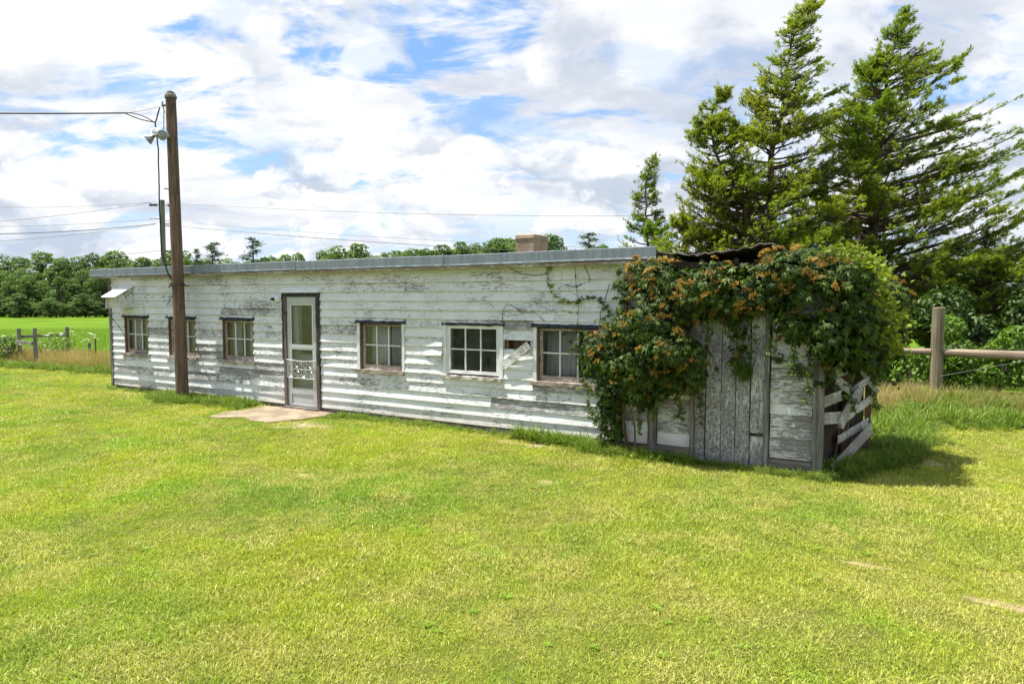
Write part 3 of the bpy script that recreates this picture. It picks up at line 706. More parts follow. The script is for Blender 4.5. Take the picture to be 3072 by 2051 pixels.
# header and sagging roof
MB().bar((12.60, -.06, 2.43), (13.75, -.06, 2.385), .03, .09, seg=8, jit=.004, rnd=rnd).obj('header', M['darkwood'], AX)
MB().bar((13.76, -.06, 2.385), (14.62, -.02, 2.33), .03, .09, seg=6, jit=.004, rnd=rnd).obj('header', M['darkwood'], AX)
def annex_roof():
    xs = np.linspace(12.64, 15.06, 50); prof_x = [12.59, 12.70, 12.79, 12.95, 13.12, 13.35, 13.65, 13.85, 13.99, 14.15, 14.4, 14.8, 15.1]; prof_z = [2.62, 2.575, 2.54, 2.545, 2.525, 2.545, 2.575, 2.615, 2.64, 2.54, 2.40, 2.20, 2.05]
    ys = np.linspace(-.16, 1.9, 14); v = []; r = np.random.RandomState(3)
    lift = r.uniform(-.012, .018, len(xs))
    for j, y in enumerate(ys):
        for i, x in enumerate(xs):
            z = np.interp(x, prof_x, prof_z) - .10 * (y + .16) / 2 + .008 * math.sin(x * 40) + (lift[i] if j == 0 else r.uniform(-.004, .004))
            v.append((x + .01 * math.sin(y * 3), y - (.02 * math.sin(x * 9) if j == 0 else 0), z + .02))
    nx = len(xs); f = [(j * nx + i, j * nx + i + 1, (j + 1) * nx + i + 1, (j + 1) * nx + i) for j in range(len(ys) - 1) for i in range(nx - 1)]
    o = link_mesh('roof', np_mesh('roof', v, f, M['rust'] if 'rust' in M else M['tar']), AX)
    s = o.modifiers.new('thick', 'SOLIDIFY'); s.thickness = .012
    return o
M['rust'] = plain('old_roofing_sheet', (.10, .085, .085), .65, .3, .55, 5)
rf = annex_roof()
for x in np.arange(12.75, 14.6, .42): MB().bar((x, -.10, 2.455), (x, 1.6, 2.38), .05, .07, up=(0, 0, 1)).obj('rafter', M['darkwood'], rf)
# splayed end: posts, dark inner boards, loose clapboards
E0, E1 = Vector((14.585, .06, 0)), Vector((15.02, 1.55, 0)); ed = (E1 - E0).normalized(); en = Vector((ed.y, -ed.x, 0))
def epoint(s, z, off=0.): p = E0 + ed * s + en * off; return Vector((p.x, p.y, z))
ew = MB()
ew.bar(epoint(.02, 1.1, -.10), epoint(1.5, 1.1, -.10), .02, 2.2, seg=6, jit=.004, rnd=rnd)
ewall = ew.obj('end_wall', M['darkwood'], AX)
for s in (.75, 1.5): MB().bar(epoint(s, -.04, -.03), epoint(s, 2.2, -.03), .07, .07, up=(1, 0, 0), seg=10, jit=.004, rnd=rnd).obj('post', M['brownwood'], AX)
def broken(p0, p1, wd, m, r):
    """a clapboard torn off: one end splintered"""
    p0, p1 = Vector(p0), Vector(p1); d = (p1 - p0).normalized(); up = en.cross(d).normalized(); v = []; n = 6
    for face in (0, .014):
        for i in range(n + 1):
            t = (i / n - .5) * wd; v.append(p0 + up * t - d * r.uniform(0, .05) + en * face)
        for i in range(n + 1):
            t = (i / n - .5) * wd; v.append(p1 + up * t + d * r.uniform(0, .09) + en * (face + .03))
    m_ = n + 1; f = []
    for i in range(n): f += [(i, m_ + i, m_ + i + 1, i + 1), (2 * m_ + i + 1, 3 * m_ + i + 1, 3 * m_ + i, 2 * m_ + i), (i + 1, 2 * m_ + i + 1, 2 * m_ + i, i), (m_ + i, 3 * m_ + i, 3 * m_ + i + 1, m_ + i + 1)]
    f += [(0, 2 * m_, 3 * m_, m_), (n, m_ + n, 3 * m_ + n, 2 * m_ + n)]
    return MB().add(v, f).obj('loose_board', m, ewall)
rb = random.Random(77); M['paint_broken'] = peeling('greyed_broken_board_paint', wear=.10, paint=(.58, .585, .60))
for s0, z0, s1, z1, wd, off in ((.12, -.02, 1.15, .34, .16, .07), (.36, .52, .78, .86, .19, .06), (.42, .50, 1.25, .70, .11, .012), (.78, .86, 1.28, 1.0, .10, .03), (.50, .28, 1.25, .40, .10, -.02), (.30, 1.02, .85, .78, .12, .03), (.95, 1.15, 1.40, .80, .11, .04), (.02, .80, .30, .84, .13, .0), (.02, .60, .34, .58, .14, .0), (.30, 1.12, 1.35, 1.22, .14, .0), (.05, 1.36, 1.40, 1.33, .14, .0), (.05, 1.5, 1.40, 1.5, .14, .0), (.05, 1.65, 1.40, 1.65, .14, .0), (.05, 1.8, 1.40, 1.8, .14, .0)):
    broken(epoint(s0, z0, off), epoint(s1, z1, off + .02), wd, M['paint_broken'], rb)
for s in (.5, .9, 1.2): MB().tube([epoint(s, .0, -.05), epoint(s + .1, .4, -.04), epoint(s - .05, .75, -.05)], .012, 5).obj('dead_stem', M['stem'], ewall)
MB().box(12.6, 14.9, 1.8, 1.85, 0, 2.3).obj('back_wall', M['darkwood'], AX)

# ------------------------------------------------------------------ utility pole by the wall
PB, PT = Vector((3.04, -.37, -.1)), Vector((2.955, -.37, 5.93))
UP = empty('utility_pole', (PB.x, PB.y, 0)); tag(UP, 'tall weathered brown utility pole standing close before the wall, floodlights near its top', 'utility pole')
rnd = random.Random(31)
mb = MB(); rings = []
N = 20; rr = [random.Random(77).uniform(-.05, .05) for _ in range(N)]
for i in range(28):
    s = i / 27; c = PB.lerp(PT, s); rad = .116 + (.090 - .116) * s
    rings.append([c + Vector((math.cos(6.28319 * j / N), math.sin(6.28319 * j / N), 0)) * rad * (1 + rr[j] + rnd.uniform(-.012, .012)) for j in range(N)])
rings.append([PT + Vector((math.cos(6.28319 * j / N) * .07, math.sin(6.28319 * j / N) * .07, .03 + rnd.uniform(-.01, .03))) for j in range(N)])
mb.rings(rings).obj('shaft', M['pole'], UP)
def pole_at(z): return PB.lerp(PT, (z - PB.z) / (PT.z - PB.z))
mb = MB(); c = pole_at(5.92); mb.lathe((c.x, c.y, 5.86), (0, 0, 1), [(0, .112), (.05, .108), (.085, .085), (.10, .04), (.105, .0)], 12); mb.obj('top_cap', M['post_old'], UP)
c = pole_at(2.28); MB().lathe((c.x, c.y, 2.26), (0, 0, 1), [(0, .122), (.0, .126), (.035, .126), (.035, .122)], 20).obj('strap', M['green_steel'], UP)
c = pole_at(5.72); MB().tube([c + Vector((.1, 0, 0)), c + Vector((-.20, -.05, .02))], .022, 8).obj('bracket', M['iron'], UP)
MB().tube([c + Vector((.09, -.02, -.05)), c + Vector((.17, -.03, -.06))], .008, 6).obj('bolt', M['iron'], UP)
c = pole_at(4.1); MB().tube([c + Vector((-.08, -.06, .02)), c + Vector((-.17, -.10, .04))], .010, 6).obj('bolt', M['iron'], UP)
def flood(c, d):
    d = Vector(d).normalized()
    h = MB().lathe(c, d, [(-.10, .028), (-.06, .034), (-.03, .055), (.02, .082), (.055, .098), (.066, .098), (.060, .090)], 20).obj('floodlight', M['lamp_alu'], UP, True)
    MB().lathe(c, d, [(.052, .091), (.060, .085), (.070, .05), (.073, .0)], 20).obj('lens', M['lens'], h, True)
    return h
c = pole_at(5.12)
jb = c + Vector((-.02, -.15, .04))
MB().lathe(jb, (0, -1, 0), [(-.06, .06), (.0, .065), (.03, .06), (.045, .03), (.05, 0)], 14).obj('junction_box', M['lamp_alu'], UP)
flood(c + Vector((-.36, -.22, -.02)), (-.55, -.5, -.5)); MB().tube([jb, jb + Vector((-.12, -.03, -.02)), c + Vector((-.30, -.20, .02))], .022, 8).obj('lamp_arm', M['iron'], UP)
flood(c + Vector((-.06, -.27, .02)), (.30, -.55, .42)); MB().tube([jb, c + Vector((-.05, -.22, .0))], .022, 8).obj('lamp_arm', M['iron'], UP)
flood(c + Vector((.13, -.24, -.03)), (.30, -.90, -.12)); MB().tube([jb, c + Vector((.08, -.20, .0))], .022, 8).obj('lamp_arm', M['iron'], UP)
MB().tube([c + Vector((-.06, -.10, .45)), c + Vector((-.10, -.13, .62)), c + Vector((-.07, -.13, .66)), c + Vector((-.055, -.12, .5)), c + Vector((-.05, -.14, .1))], .010, 6).obj('conduit', M['wire'], UP)

# ------------------------------------------------------------------ wires
def sag(p0, p1, drop, n=18):
    p0, p1 = Vector(p0), Vector(p1)
    return [p0.lerp(p1, i / n) - Vector((0, 0, drop * 4 * (i / n) * (1 - i / n))) for i in range(n + 1)]
def wire(pts, rad, m, label, name='overhead_wire', n=5, cat='wire'):
    o = MB().tube(pts, rad, n).obj(name, m); tag(o, label, cat, None); return o
cA = pole_at(5.72) + Vector((-.20, -.05, .02))
split = Vector((2.30, -.90, 5.55))
far = Vector((-2.2, -8.3, 4.75))
wire(sag(split, far, .10), .016, M['black'], 'thick black service cable running from the tall pole out of frame left', 'service_cable', cat='cable')
wire(sag(cA, split, .02, 6), .006, M['iron'], 'short stay wire tying the service cable to the tall pole', 'stay_wire')
tail = Vector((2.72, -.55, 5.38))
wire(sag(split, tail, -.06, 8), .010, M['black'], 'upper black jumper curving from cable split to the drop', 'jumper_cable', cat='cable')
wire(sag(split, tail + Vector((0, 0, .02)), .03, 8), .010, M['black'], 'lower black jumper curving from cable split to the drop', 'jumper_cable', cat='cable')
rnd = random.Random(9)
dp = [Vector((2.80, -.50, 5.68)), tail, Vector((2.74, -.52, 4.9)), Vector((2.70, -.50, 4.4)), Vector((2.66, -.48, 3.9)), Vector((2.60, -.44, 3.3)), Vector((2.55, -.40, 2.95)), Vector((2.60, -.36, 2.68)), Vector((2.56, -.28, 2.50)), Vector((2.42, -.10, 2.35)), Vector((2.22, -.05, 2.24))]
fine = []
for a, b in zip(dp, dp[1:]):
    for k in range(4): fine.append(a.lerp(b, k / 4) + Vector((rnd.uniform(-.008, .008), 0, 0)))
fine.append(dp[-1]); wire(fine, .014, M['black'], 'black drop cable hanging beside the tall pole down to the wall', 'drop_cable', 6, 'cable')
wire([Vector((2.56, -.24, 2.44)), Vector((2.50, -.09, 2.30)), Vector((2.62, -.06, 2.28)), Vector((2.80, -.06, 2.26)), Vector((2.95, -.10, 2.26))], .012, M['black'], 'black cable loop under the eave just left of the pole', 'cable_loop', 5, 'cable')
wire([Vector((2.42, -.05, 2.27)), Vector((2.30, -.04, 2.08)), Vector((2.22, -.04, 1.98)), Vector((2.10, -.04, 1.86))], .006, M['black'], 'loose dark cable end dangling on the clapboards left of the pole', 'cable_end', 5, 'cable')
wire([Vector((3.2, -.06, 2.36)), Vector((3.6, -.055, 2.40)), Vector((4.1, -.10, 2.46)), Vector((4.3, -.15, 2.47))], .006, M['wire'], 'pale wire running under the eave right of the pole', 'eave_wire', 5, 'wire')
# far pole and its lines
FP = empty('distant_utility_pole', (-22.35, 15.54, 0)); tag(FP, 'slim distant utility pole rising behind the roof left of the tall pole', 'utility pole')
MB().tube([(-22.38, 15.52, -.6), (-22.30, 15.56, 7.70)], [.16, .12], 10).obj('shaft', M['post_old'], FP)
for z, dx in ((7.42, -1), (7.40, 1), (6.62, -1), (6.35, 1), (6.2, 1)):
    b = Vector((-22.3, 15.56, z)); q = b + Vector((RT[0] * dx * .75, RT[1] * dx * .75, 0))
    mb = MB(); mb.tube([b, q], .018, 6)
    if z > 7: 
        for k in range(5 if dx < 0 else 2):
            p = b.lerp(q, .45 + .13 * k); mb.lathe(p, (q - b), [(-.03, .02), (-.02, .075), (.02, .075), (.03, .02)], 8)
    mb.obj('insulator', M['iron'], FP)
def spx(px, D, z):  # a point on the ground direction of one image column, D metres ahead
    q = np.array([CAM.x, CAM.y]) + FW * D + RT * D * (px - 1174.5) / 1566.; return Vector((q[0], q[1], z))
def zpx(py, D): return 2.0 - (py - 685) / 1566. * D
for (xa, ya, Da, xb, yb, Db, sg, rad, lab) in (
    (358, 467, 40, -250, 468, 34, .25, .010, 'highest thin wire left of the distant pole'),
    (355, 468, 40, -250, 530, 26, .15, .008, 'thin wire falling away left from the distant pole top'),
    (365, 504, 40, -250, 520, 34, .2, .009, 'second level thin wire left of the distant pole'),
    (365, 515, 40, -250, 536, 30, .25, .017, 'thick twisted wire left of the distant pole, third level'),
    (362, 517, 40, -250, 570, 24, .15, .007, 'lowest thin wire sloping down left of the distant pole'),
    (384, 468, 40, 2500, 452, 44, 1.0, .010, 'long wire crossing the sky right of the distant pole, behind the cedars'),
    (378, 507, 40, 1750, 578, 42, .35, .008, 'thin wire sloping right from the distant pole over the roof'),
    (378, 517, 40, 1650, 592, 42, .30, .016, 'thick wire sloping right from the distant pole over the roof'),
    (372, 575, 40, -250, 632, 38, .1, .012, 'low dark wire against the woods left of the distant pole')):
    wire(sag(spx(xa, Da, zpx(ya, Da)), spx(xb, Db, zpx(yb, Db)), sg, 24), rad, M['iron'], lab, 'overhead_wire', 4)
# ------------------------------------------------------------------ fences
def round_post(name, x, y, h, r, m, label, group, lean=(0, 0)):
    rnd = random.Random(int(x * 91 + y * 37)); N = 14; rings = []
    rr = [rnd.uniform(-.05, .05) for _ in range(N)]
    zb = ground_z(x, y) - .15
    for i in range(9):
        s = i / 8; z = zb + (h + .15) * s
        rings.append([Vector((x + lean[0] * s, y + lean[1] * s, z)) + Vector((math.cos(6.28319 * j / N), math.sin(6.28319 * j / N), 0)) * r * (1 + rr[j] + rnd.uniform(-.02, .02)) for j in range(N)])
    rings.append([Vector((x + lean[0], y + lean[1], zb + h + .162 + rnd.uniform(-.006, .006))) + Vector((math.cos(6.28319 * j / N), math.sin(6.28319 * j / N), 0)) * r * .8 for j in range(N)])
    o = MB().rings(rings).obj(name, m); tag(o, label, 'fence post', group); return o
round_post('fence_post', 15.87, 7.0, 1.87, .112, M['post'], 'thick round wooden fence post right of the vine-covered annex', None)
def rail(p0, p1, r, m, label, name='fence_rail'):
    rnd = random.Random(int(p0[0] * 13)); pts = [Vector(p0).lerp(Vector(p1), i / 10) + Vector((0, rnd.uniform(-.006, .006), rnd.uniform(-.006, .006))) for i in range(11)]
    o = MB().tube(pts, [r * (1 + rnd.uniform(-.06, .06)) for _ in pts], 10, wob=.03, rnd=rnd).obj(name, m, smooth=False); tag(o, label, 'fence rail'); return o
rail((12.9, 7.0, .99), (15.77, 7.0, .965), .062, M['rail'], 'round wooden rail between the vine and the thick fence post')
rail((15.97, 7.0, .965), (22.5, 7.02, .90), .075, M['rail'], 'round wooden rail running right from the thick fence post')
for z0, z1, lab in ((.50, .90, 'slanting fence wire low beside the thick post'), (1.10, 1.08, 'fence wire running level just above the round rail')):
    wire([Vector((15.9, 6.9, z0)), Vector((17.3, 6.9, z1 - .02)), Vector((19.6, 6.9, z1))], .0032, M['iron'], lab, 'fence_wire', 4)
LF = [(-7.34, 1.78, 1.12, .055, 'front post of the left fence brace, nearest the lawn'), (-8.93, 2.05, 1.06, .055, 'leftmost short post of the left fence brace'), (-10.80, 4.40, .98, .06, 'rear right post of the left fence brace'), (-10.13, 4.8, .42, .055, 'small stub of a fence post in the dry grass on the left')]
for x, y, h, r, lab in LF: round_post('fence_post', x, y, h, r, M['post_old'], 'grey wooden ' + lab, None, (.01, 0))
def plank_rail(p0, p1, w, h, lab):
    o = MB().bar(p0, p1, w, h, seg=6, jit=.006, rnd=random.Random(4)).obj('fence_rail', M['post_old']); tag(o, lab, 'fence rail')
plank_rail((-8.93, 1.96, .66), (-7.34, 1.70, .66), .05, .08, 'grey rail between the two nearest posts of the left fence brace')
plank_rail((-10.80, 4.30, .70), (-8.95, 2.15, .80), .06, .09, 'grey rail running back to the rear post of the left fence brace')
tpst = empty('steel_fence_post', (-5.78, 2.69, 0)); tag(tpst, 'thin dark steel fence post with white tip standing left of the building', 'fence post')
mb = MB(); mb.bar((-5.77, 2.68, -.2), (-5.79, 2.70, .80), .035, .006, up=(0, 1, 0)); mb.bar((-5.77, 2.695, -.2), (-5.79, 2.715, .80), .006, .03, up=(0, 1, 0)); mb.obj('shaft', M['green_steel'], tpst)
MB().bar((-5.79, 2.70, .80), (-5.792, 2.702, .95), .038, .012, up=(0, 1, 0)).obj('white_tip', M['white'], tpst)

# ------------------------------------------------------------------ foliage builders
def rand_unit(r, n):
    v = r.normal(size=(n, 3)); return v / np.linalg.norm(v, axis=1, keepdims=True)
def leaf_quads(cen, nrm, tip, L, Wd, r, bend=.25):
    """kite-shaped leaves folded along the midrib: 4 verts+..., two triangles pairs"""
    n = len(cen); nrm = nrm / np.linalg.norm(nrm, axis=1, keepdims=True)
    tip = tip - (tip * nrm).sum(1, keepdims=True) * nrm; tip /= np.linalg.norm(tip, axis=1, keepdims=True) + 1e-9
    side = np.cross(nrm, tip); L = L.reshape(-1, 1); Wd = Wd.reshape(-1, 1)
    b = cen - tip * L * .5; m = cen + nrm * L * .06; t = cen + tip * L * .5 - nrm * L * bend
    l = m + side * Wd * .5 - nrm * L * .05; q = m - side * Wd * .5 - nrm * L * .05
    V = np.stack([b, l, t, q], 1).reshape(-1, 3); base = np.arange(n)[:, None] * 4
    F = np.concatenate([base + [0, 2, 1], base + [0, 3, 2]], 0)
    return V, F
def join(parts):
    V, F, T = [], [], []; o = 0
    for v, f, t in parts:
        V.append(v); F.append(f + o); T.append(t); o += len(v)
    return np.concatenate(V), np.concatenate(F), np.concatenate(T)
def blob_leaves(r, blobs, n, L, Wd, shell=.30, upb=.5, flat=False):
    """leaves spread through the outer shell of a set of ellipsoids, none buried deep"""
    B = np.array(blobs, float); area = (B[:, 3] * B[:, 4] + B[:, 4] * B[:, 5] + B[:, 3] * B[:, 5])
    pick = r.choice(len(B), size=int(n * 1.6), p=area / area.sum()); u = rand_unit(r, len(pick))
    rad = 1 - shell * r.power(2.2, len(pick)) * 1.0 + r.uniform(-.04, .10, len(pick)); rad = np.where(r.rand(len(pick)) < .06, rad + r.uniform(.05, .25, len(pick)), rad)
    P = B[pick, :3] + u * B[pick, 3:6] * rad[:, None]
    keep = np.ones(len(P), bool)
    for b in B:
        q = (((P - b[:3]) / b[3:6]) ** 2).sum(1); keep &= q > .50
    P, u, pick = P[keep][:n], u[keep][:n], pick[keep][:n]; n = len(P)
    nr = u / B[pick, 3:6]; nr /= np.linalg.norm(nr, axis=1, keepdims=True)
    nr = nr * .8 + np.array([0, 0, upb]) + r.normal(size=(n, 3)) * .45
    tp = r.normal(size=(n, 3)) * .7 + np.array([0, 0, -.5])
    l = L * r.uniform(.65, 1.3, n); w = Wd * r.uniform(.7, 1.25, n)
    V, F = leaf_quads(P, nr, tp, l, w, r)
    return V, F, np.repeat(np.clip(r.normal(.5, .25, n), 0, 1), 4), P, nr

# ------------------------------------------------------------------ cedars
def bez(p, q, s, t): return (1 - t) ** 2 * p + 2 * t * (1 - t) * q + t * t * s
def cedar(name, label, pts, rad, prof, seed, nb, m, z_lo, bare=.35, tuft=.13, dens=1.0, extra=()):
    """wind-swept red cedar. pts trunk polyline; prof: list of (z, reach left, reach right) seen from the lawn"""
    r = np.random.RandomState(seed); rd = random.Random(seed); pts = [np.array(p, float) for p in pts]
    zs = [p[2] for p in pts]
    def trunk(z): return np.array([np.interp(z, zs, [p[i] for p in pts]) for i in (0, 1)] + [z])
    root = empty(name, tuple(pts[0])); tag(root, label, 'tree', 'red cedars behind the building')
    ztop = zs[-1]; tb = MB(); N = 26
    tp = [Vector(trunk(zs[0] + (ztop - zs[0]) * (i / N))) + Vector((rd.uniform(-.025, .025), rd.uniform(-.025, .025), 0)) * (1 if i < N else 0) for i in range(N + 1)]
    tb.tube(tp, [rad * .85 * (1 - i / N) ** 1.1 + .010 for i in range(N + 1)], 9, wob=.06, rnd=rd)
    tb.obj('trunk', M['cedarbark'], root)
    br = MB(); C_, N_, T_, L_, W_, K_ = [], [], [], [], [], []
    RT3 = np.array([RT[0], RT[1], 0]); FW3 = np.array([FW[0], FW[1], 0])
    pz = [q[0] for q in prof]
    heights = np.sort(r.uniform(0, 1, int(nb * 1.35)) ** .95)
    for h in heights:
        z = z_lo + (ztop - .05 - z_lo) * h; a = r.uniform(0, 6.2832); ca, sa = math.cos(a), math.sin(a)
        Lr = np.interp(z, pz, [q[1] for q in prof]); Rr = np.interp(z, pz, [q[2] for q in prof]); Dr = .42 * (Lr + Rr)
        reach = 1 / math.sqrt((ca / (Rr if ca > 0 else Lr)) ** 2 + (sa / max(Dr, .1)) ** 2) * r.uniform(.62, 1.06)
        d = RT3 * ca + FW3 * sa; p0 = trunk(max(zs[0], z - reach * .22))
        rise = reach * r.uniform(.22, .52); wind = RT3 * reach * .10
        p2 = trunk(z) * 0 + p0 + d * reach + np.array([0, 0, rise]) + wind
        p1 = p0 + d * reach * .55 + np.array([0, 0, rise * r.uniform(.05, .35)])
        nseg = max(4, int(reach / .22)); cur = [bez(p0, p1, p2, t / nseg) for t in range(nseg + 1)]
        br.tube([Vector(c) for c in cur], [max(.006, (.012 + reach * .014) * (1 - t / nseg)) for t in range(nseg + 1)], 4, cap=False)
        ns = int((5 + reach * 10) * dens)
        for k in range(ns):
            t = r.uniform(.12, 1.0) ** .8
            c = bez(p0, p1, p2, t); side = r.choice([-1, 1]); tang = (bez(p0, p1, p2, min(1, t + .05)) - bez(p0, p1, p2, t - .05)); tang /= np.linalg.norm(tang) + 1e-9
            lat = np.cross(tang, [0, 0, 1]); lat /= np.linalg.norm(lat) + 1e-9
            ln = (.14 + .30 * reach * (1 - t) * r.uniform(.4, 1.)) ; ln = min(ln * 1.25, .85)
            sd = tang * r.uniform(.4, .95) + lat * side * r.uniform(.3, 1.) + np.array([0, 0, r.uniform(-.12, .5)]) + RT3 * .12
            sd /= np.linalg.norm(sd); e = c + sd * ln
            if ln > .2 and r.rand() < .8: br.tube([Vector(c), Vector(c + sd * ln * .5 + np.array([0, 0, -.02 * ln])), Vector(e)], [.008, .006, .004], 3, cap=False)
            if t < bare * (1.2 - h) and r.rand() < .80: continue
            nt = max(2, int(ln / .055))
            for q in range(nt):
                s = (q + r.uniform(.2, 1.)) / nt
                if s < .25 and ln > .3: continue
                w = c + sd * ln * s; gap = math.sin(w[0] * 3.3 + seed) + math.sin(w[1] * 3.9 + 2 * seed) + math.sin(w[2] * 5.1 + .7 * w[0]) + .6 * math.sin(w[2] * 9 + w[0] * 7)
                if gap < .40 and r.rand() < .76: continue
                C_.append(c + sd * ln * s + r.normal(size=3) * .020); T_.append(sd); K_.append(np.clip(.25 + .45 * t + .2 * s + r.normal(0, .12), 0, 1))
    # leader spray
    for z in np.linspace(max(z_lo, ztop - 1.0), ztop, 34):
        for _ in range(3):
            C_.append(trunk(min(z, ztop)) + r.normal(size=3) * .04 * (1 + 2.2 * (ztop - z))); T_.append(np.array([.25, .1, 1.])); K_.append(.6)
    br.obj('branches', M['cedarbark'], root)['kind'] = 'stuff'
    Cn = np.array(C_); Tn = np.array(T_); K = np.array(K_); parts = []
    per = 9
    for _ in range(per):
        n = len(Cn); tip = Tn * 1.2 + r.normal(size=(n, 3)) * .42 + np.array([0.05, 0.03, .25]) + RT3 * .30
        tip /= np.linalg.norm(tip, axis=1, keepdims=True); nr = r.normal(size=(n, 3)) * .7 + np.array([0, 0, .7])
        l = tuft * r.uniform(.5, 1.15, n); V, F = leaf_quads(Cn + tip * (l * .35)[:, None] + r.normal(size=(n, 3)) * .018, nr, tip, l, l * r.uniform(.13, .22, n), r, .05)
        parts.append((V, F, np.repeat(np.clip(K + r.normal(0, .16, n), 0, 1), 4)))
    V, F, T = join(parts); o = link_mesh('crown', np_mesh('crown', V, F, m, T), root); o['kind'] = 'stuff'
    return root
cedar('cedar_tree', 'tall wind-bent cedar with narrow leaning top, second tree from the right', [(12.25, 10.38, -.1), (12.20, 10.36, 3.67), (12.12, 10.31, 5.7), (12.36, 10.44, 6.9), (12.50, 10.53, 8.6), (12.72, 10.66, 9.2), (13.01, 10.83, 9.65)], .20,
      [(2.2, 2.8, 2.5), (3.6, 3.1, 2.6), (4.7, 2.6, 2.5), (5.6, 2.1, 2.2), (6.7, 1.30, 1.65), (7.3, 1.1, 1.3), (7.8, .85, 1.0), (8.2, .50, .85), (9.0, .30, .60), (9.6, .08, .14)], 1, 200, M['cedar_pale'], 2.0, .46)
cedar('cedar_tree', 'leaning cedar leader crowding the left side of the tall wind-bent cedar', [(11.95, 9.62, -.1), (11.90, 9.6, 3.3), (11.66, 9.45, 4.31), (11.05, 9.09, 5.52), (10.86, 8.98, 6.33), (10.98, 9.05, 6.9), (11.20, 9.18, 7.25)], .13,
      [(2.4, 3.1, 1.5), (3.6, 2.9, 1.5), (4.6, 2.2, 1.3), (5.4, 1.15, 1.1), (6.0, .72, .85), (6.6, .48, .48), (7.2, .1, .12)], 2, 140, M['cedar_pale'], 2.1, .34)
cedar('cedar_tree', 'small slender young cedar, leftmost of the cedars behind the roof', [(8.78, 10.64, -.1), (8.72, 10.62, 3.4), (8.64, 10.57, 5.1), (8.72, 10.62, 5.7), (8.87, 10.71, 6.12)], .07,
      [(2.0, 1.5, 1.5), (3.1, 1.45, 1.25), (3.8, .80, .75), (4.3, .50, .45), (5.0, .36, .32), (5.7, .26, .18), (6.1, .06, .06)], 3, 85, M['cedar'], 2.0, .12, .12)
cedar('cedar_tree', 'short bushy yellowish cedar filling the gap above the annex roof', [(10.3, 9.5, -.1), (10.2, 9.45, 2.5), (10.1, 9.4, 4.2)], .10,
      [(1.8, 1.5, 1.9), (2.8, 1.35, 1.7), (3.6, .8, 1.1), (4.2, .15, .2)], 4, 60, M['cedar_pale'], 1.8, .2)
cedar('cedar_tree', 'wide open cedar with long limbs swept right, rightmost tree', [(14.45, 12.83, -.1), (14.40, 12.80, 3.8), (14.37, 12.78, 5.8), (14.62, 12.93, 7.9), (14.74, 13.0, 8.7), (15.02, 13.16, 9.80)], .23,
      [(1.6, 3.0, 5.2), (2.9, 2.6, 5.2), (3.9, 2.3, 5.0), (4.8, 2.5, 4.8), (5.7, 2.4, 4.3), (6.5, 2.2, 3.6), (7.2, 1.9, 3.0), (7.8, 1.5, 2.4), (8.15, .85, 1.5), (8.8, .50, .95), (9.3, .28, .5), (9.7, .06, .16)], 5, 225, M['cedar'], 1.5, .48, .14)
cedar('cedar_tree', 'dark low cedar skirt spreading behind the round fence post', [(16.9, 12.6, -.1), (16.9, 12.6, 1.6), (17.0, 12.7, 3.7)], .14,
      [(.6, 2.2, 2.6), (1.6, 2.3, 2.6), (2.6, 1.7, 2.0), (3.6, .3, .4)], 6, 100, M['cedar'], .6, .25, .14)
cedar('cedar_tree', 'tall dark cedar cut by the right picture edge', [(20.2, 14.6, -.1), (20.2, 14.6, 3.), (20.3, 14.7, 5.4)], .18,
      [(.8, 2.0, 2.0), (2.5, 2.2, 2.4), (3.5, 1.6, 2.0), (4.6, .9, 1.2), (5.3, .2, .2)], 7, 90, M['cedar'], .8, .3, .14)

# ------------------------------------------------------------------ shrubs by the right fence
def shrub(name, label, x, y, w, h, seed, m, n=1500, L=.10, group=None, zlo=.1, cat='shrub'):
    r = np.random.RandomState(seed); z = ground_z(x, y)
    root = empty(name, (x, y, z)); tag(root, label, cat, group)
    blobs = []
    for k in range(9):
        a = r.uniform(0, 6.28); q = r.uniform(.0, .62) * w; zz = zlo + (h - zlo) * r.uniform(.2, .78)
        rr = w * r.uniform(.32, .52); blobs.append((x + math.cos(a) * q, y + math.sin(a) * q * .8, z + zz, rr, rr * .9, min(rr * .85, zz * .9, h - zz + .15)))
    V, F, T, P, nr = blob_leaves(r, blobs, n, L, L * .55, .45)
    V[:, 2] = np.maximum(V[:, 2], z + .02)
    o = link_mesh('foliage', np_mesh('foliage', V, F, m, T), root); o['kind'] = 'stuff'
    mb = MB()
    for k in range(7):
        a = r.uniform(0, 6.28); e = Vector(blobs[k][:3])
        mb.tube([Vector((x + math.cos(a) * .08, y + math.sin(a) * .08, z - .1)), Vector((x, y, z)).lerp(e, .5) + Vector((0, 0, .1)), e], [.02, .014, .006], 5)
    mb.obj('stems', M['bark'], root)['kind'] = 'stuff'; return root
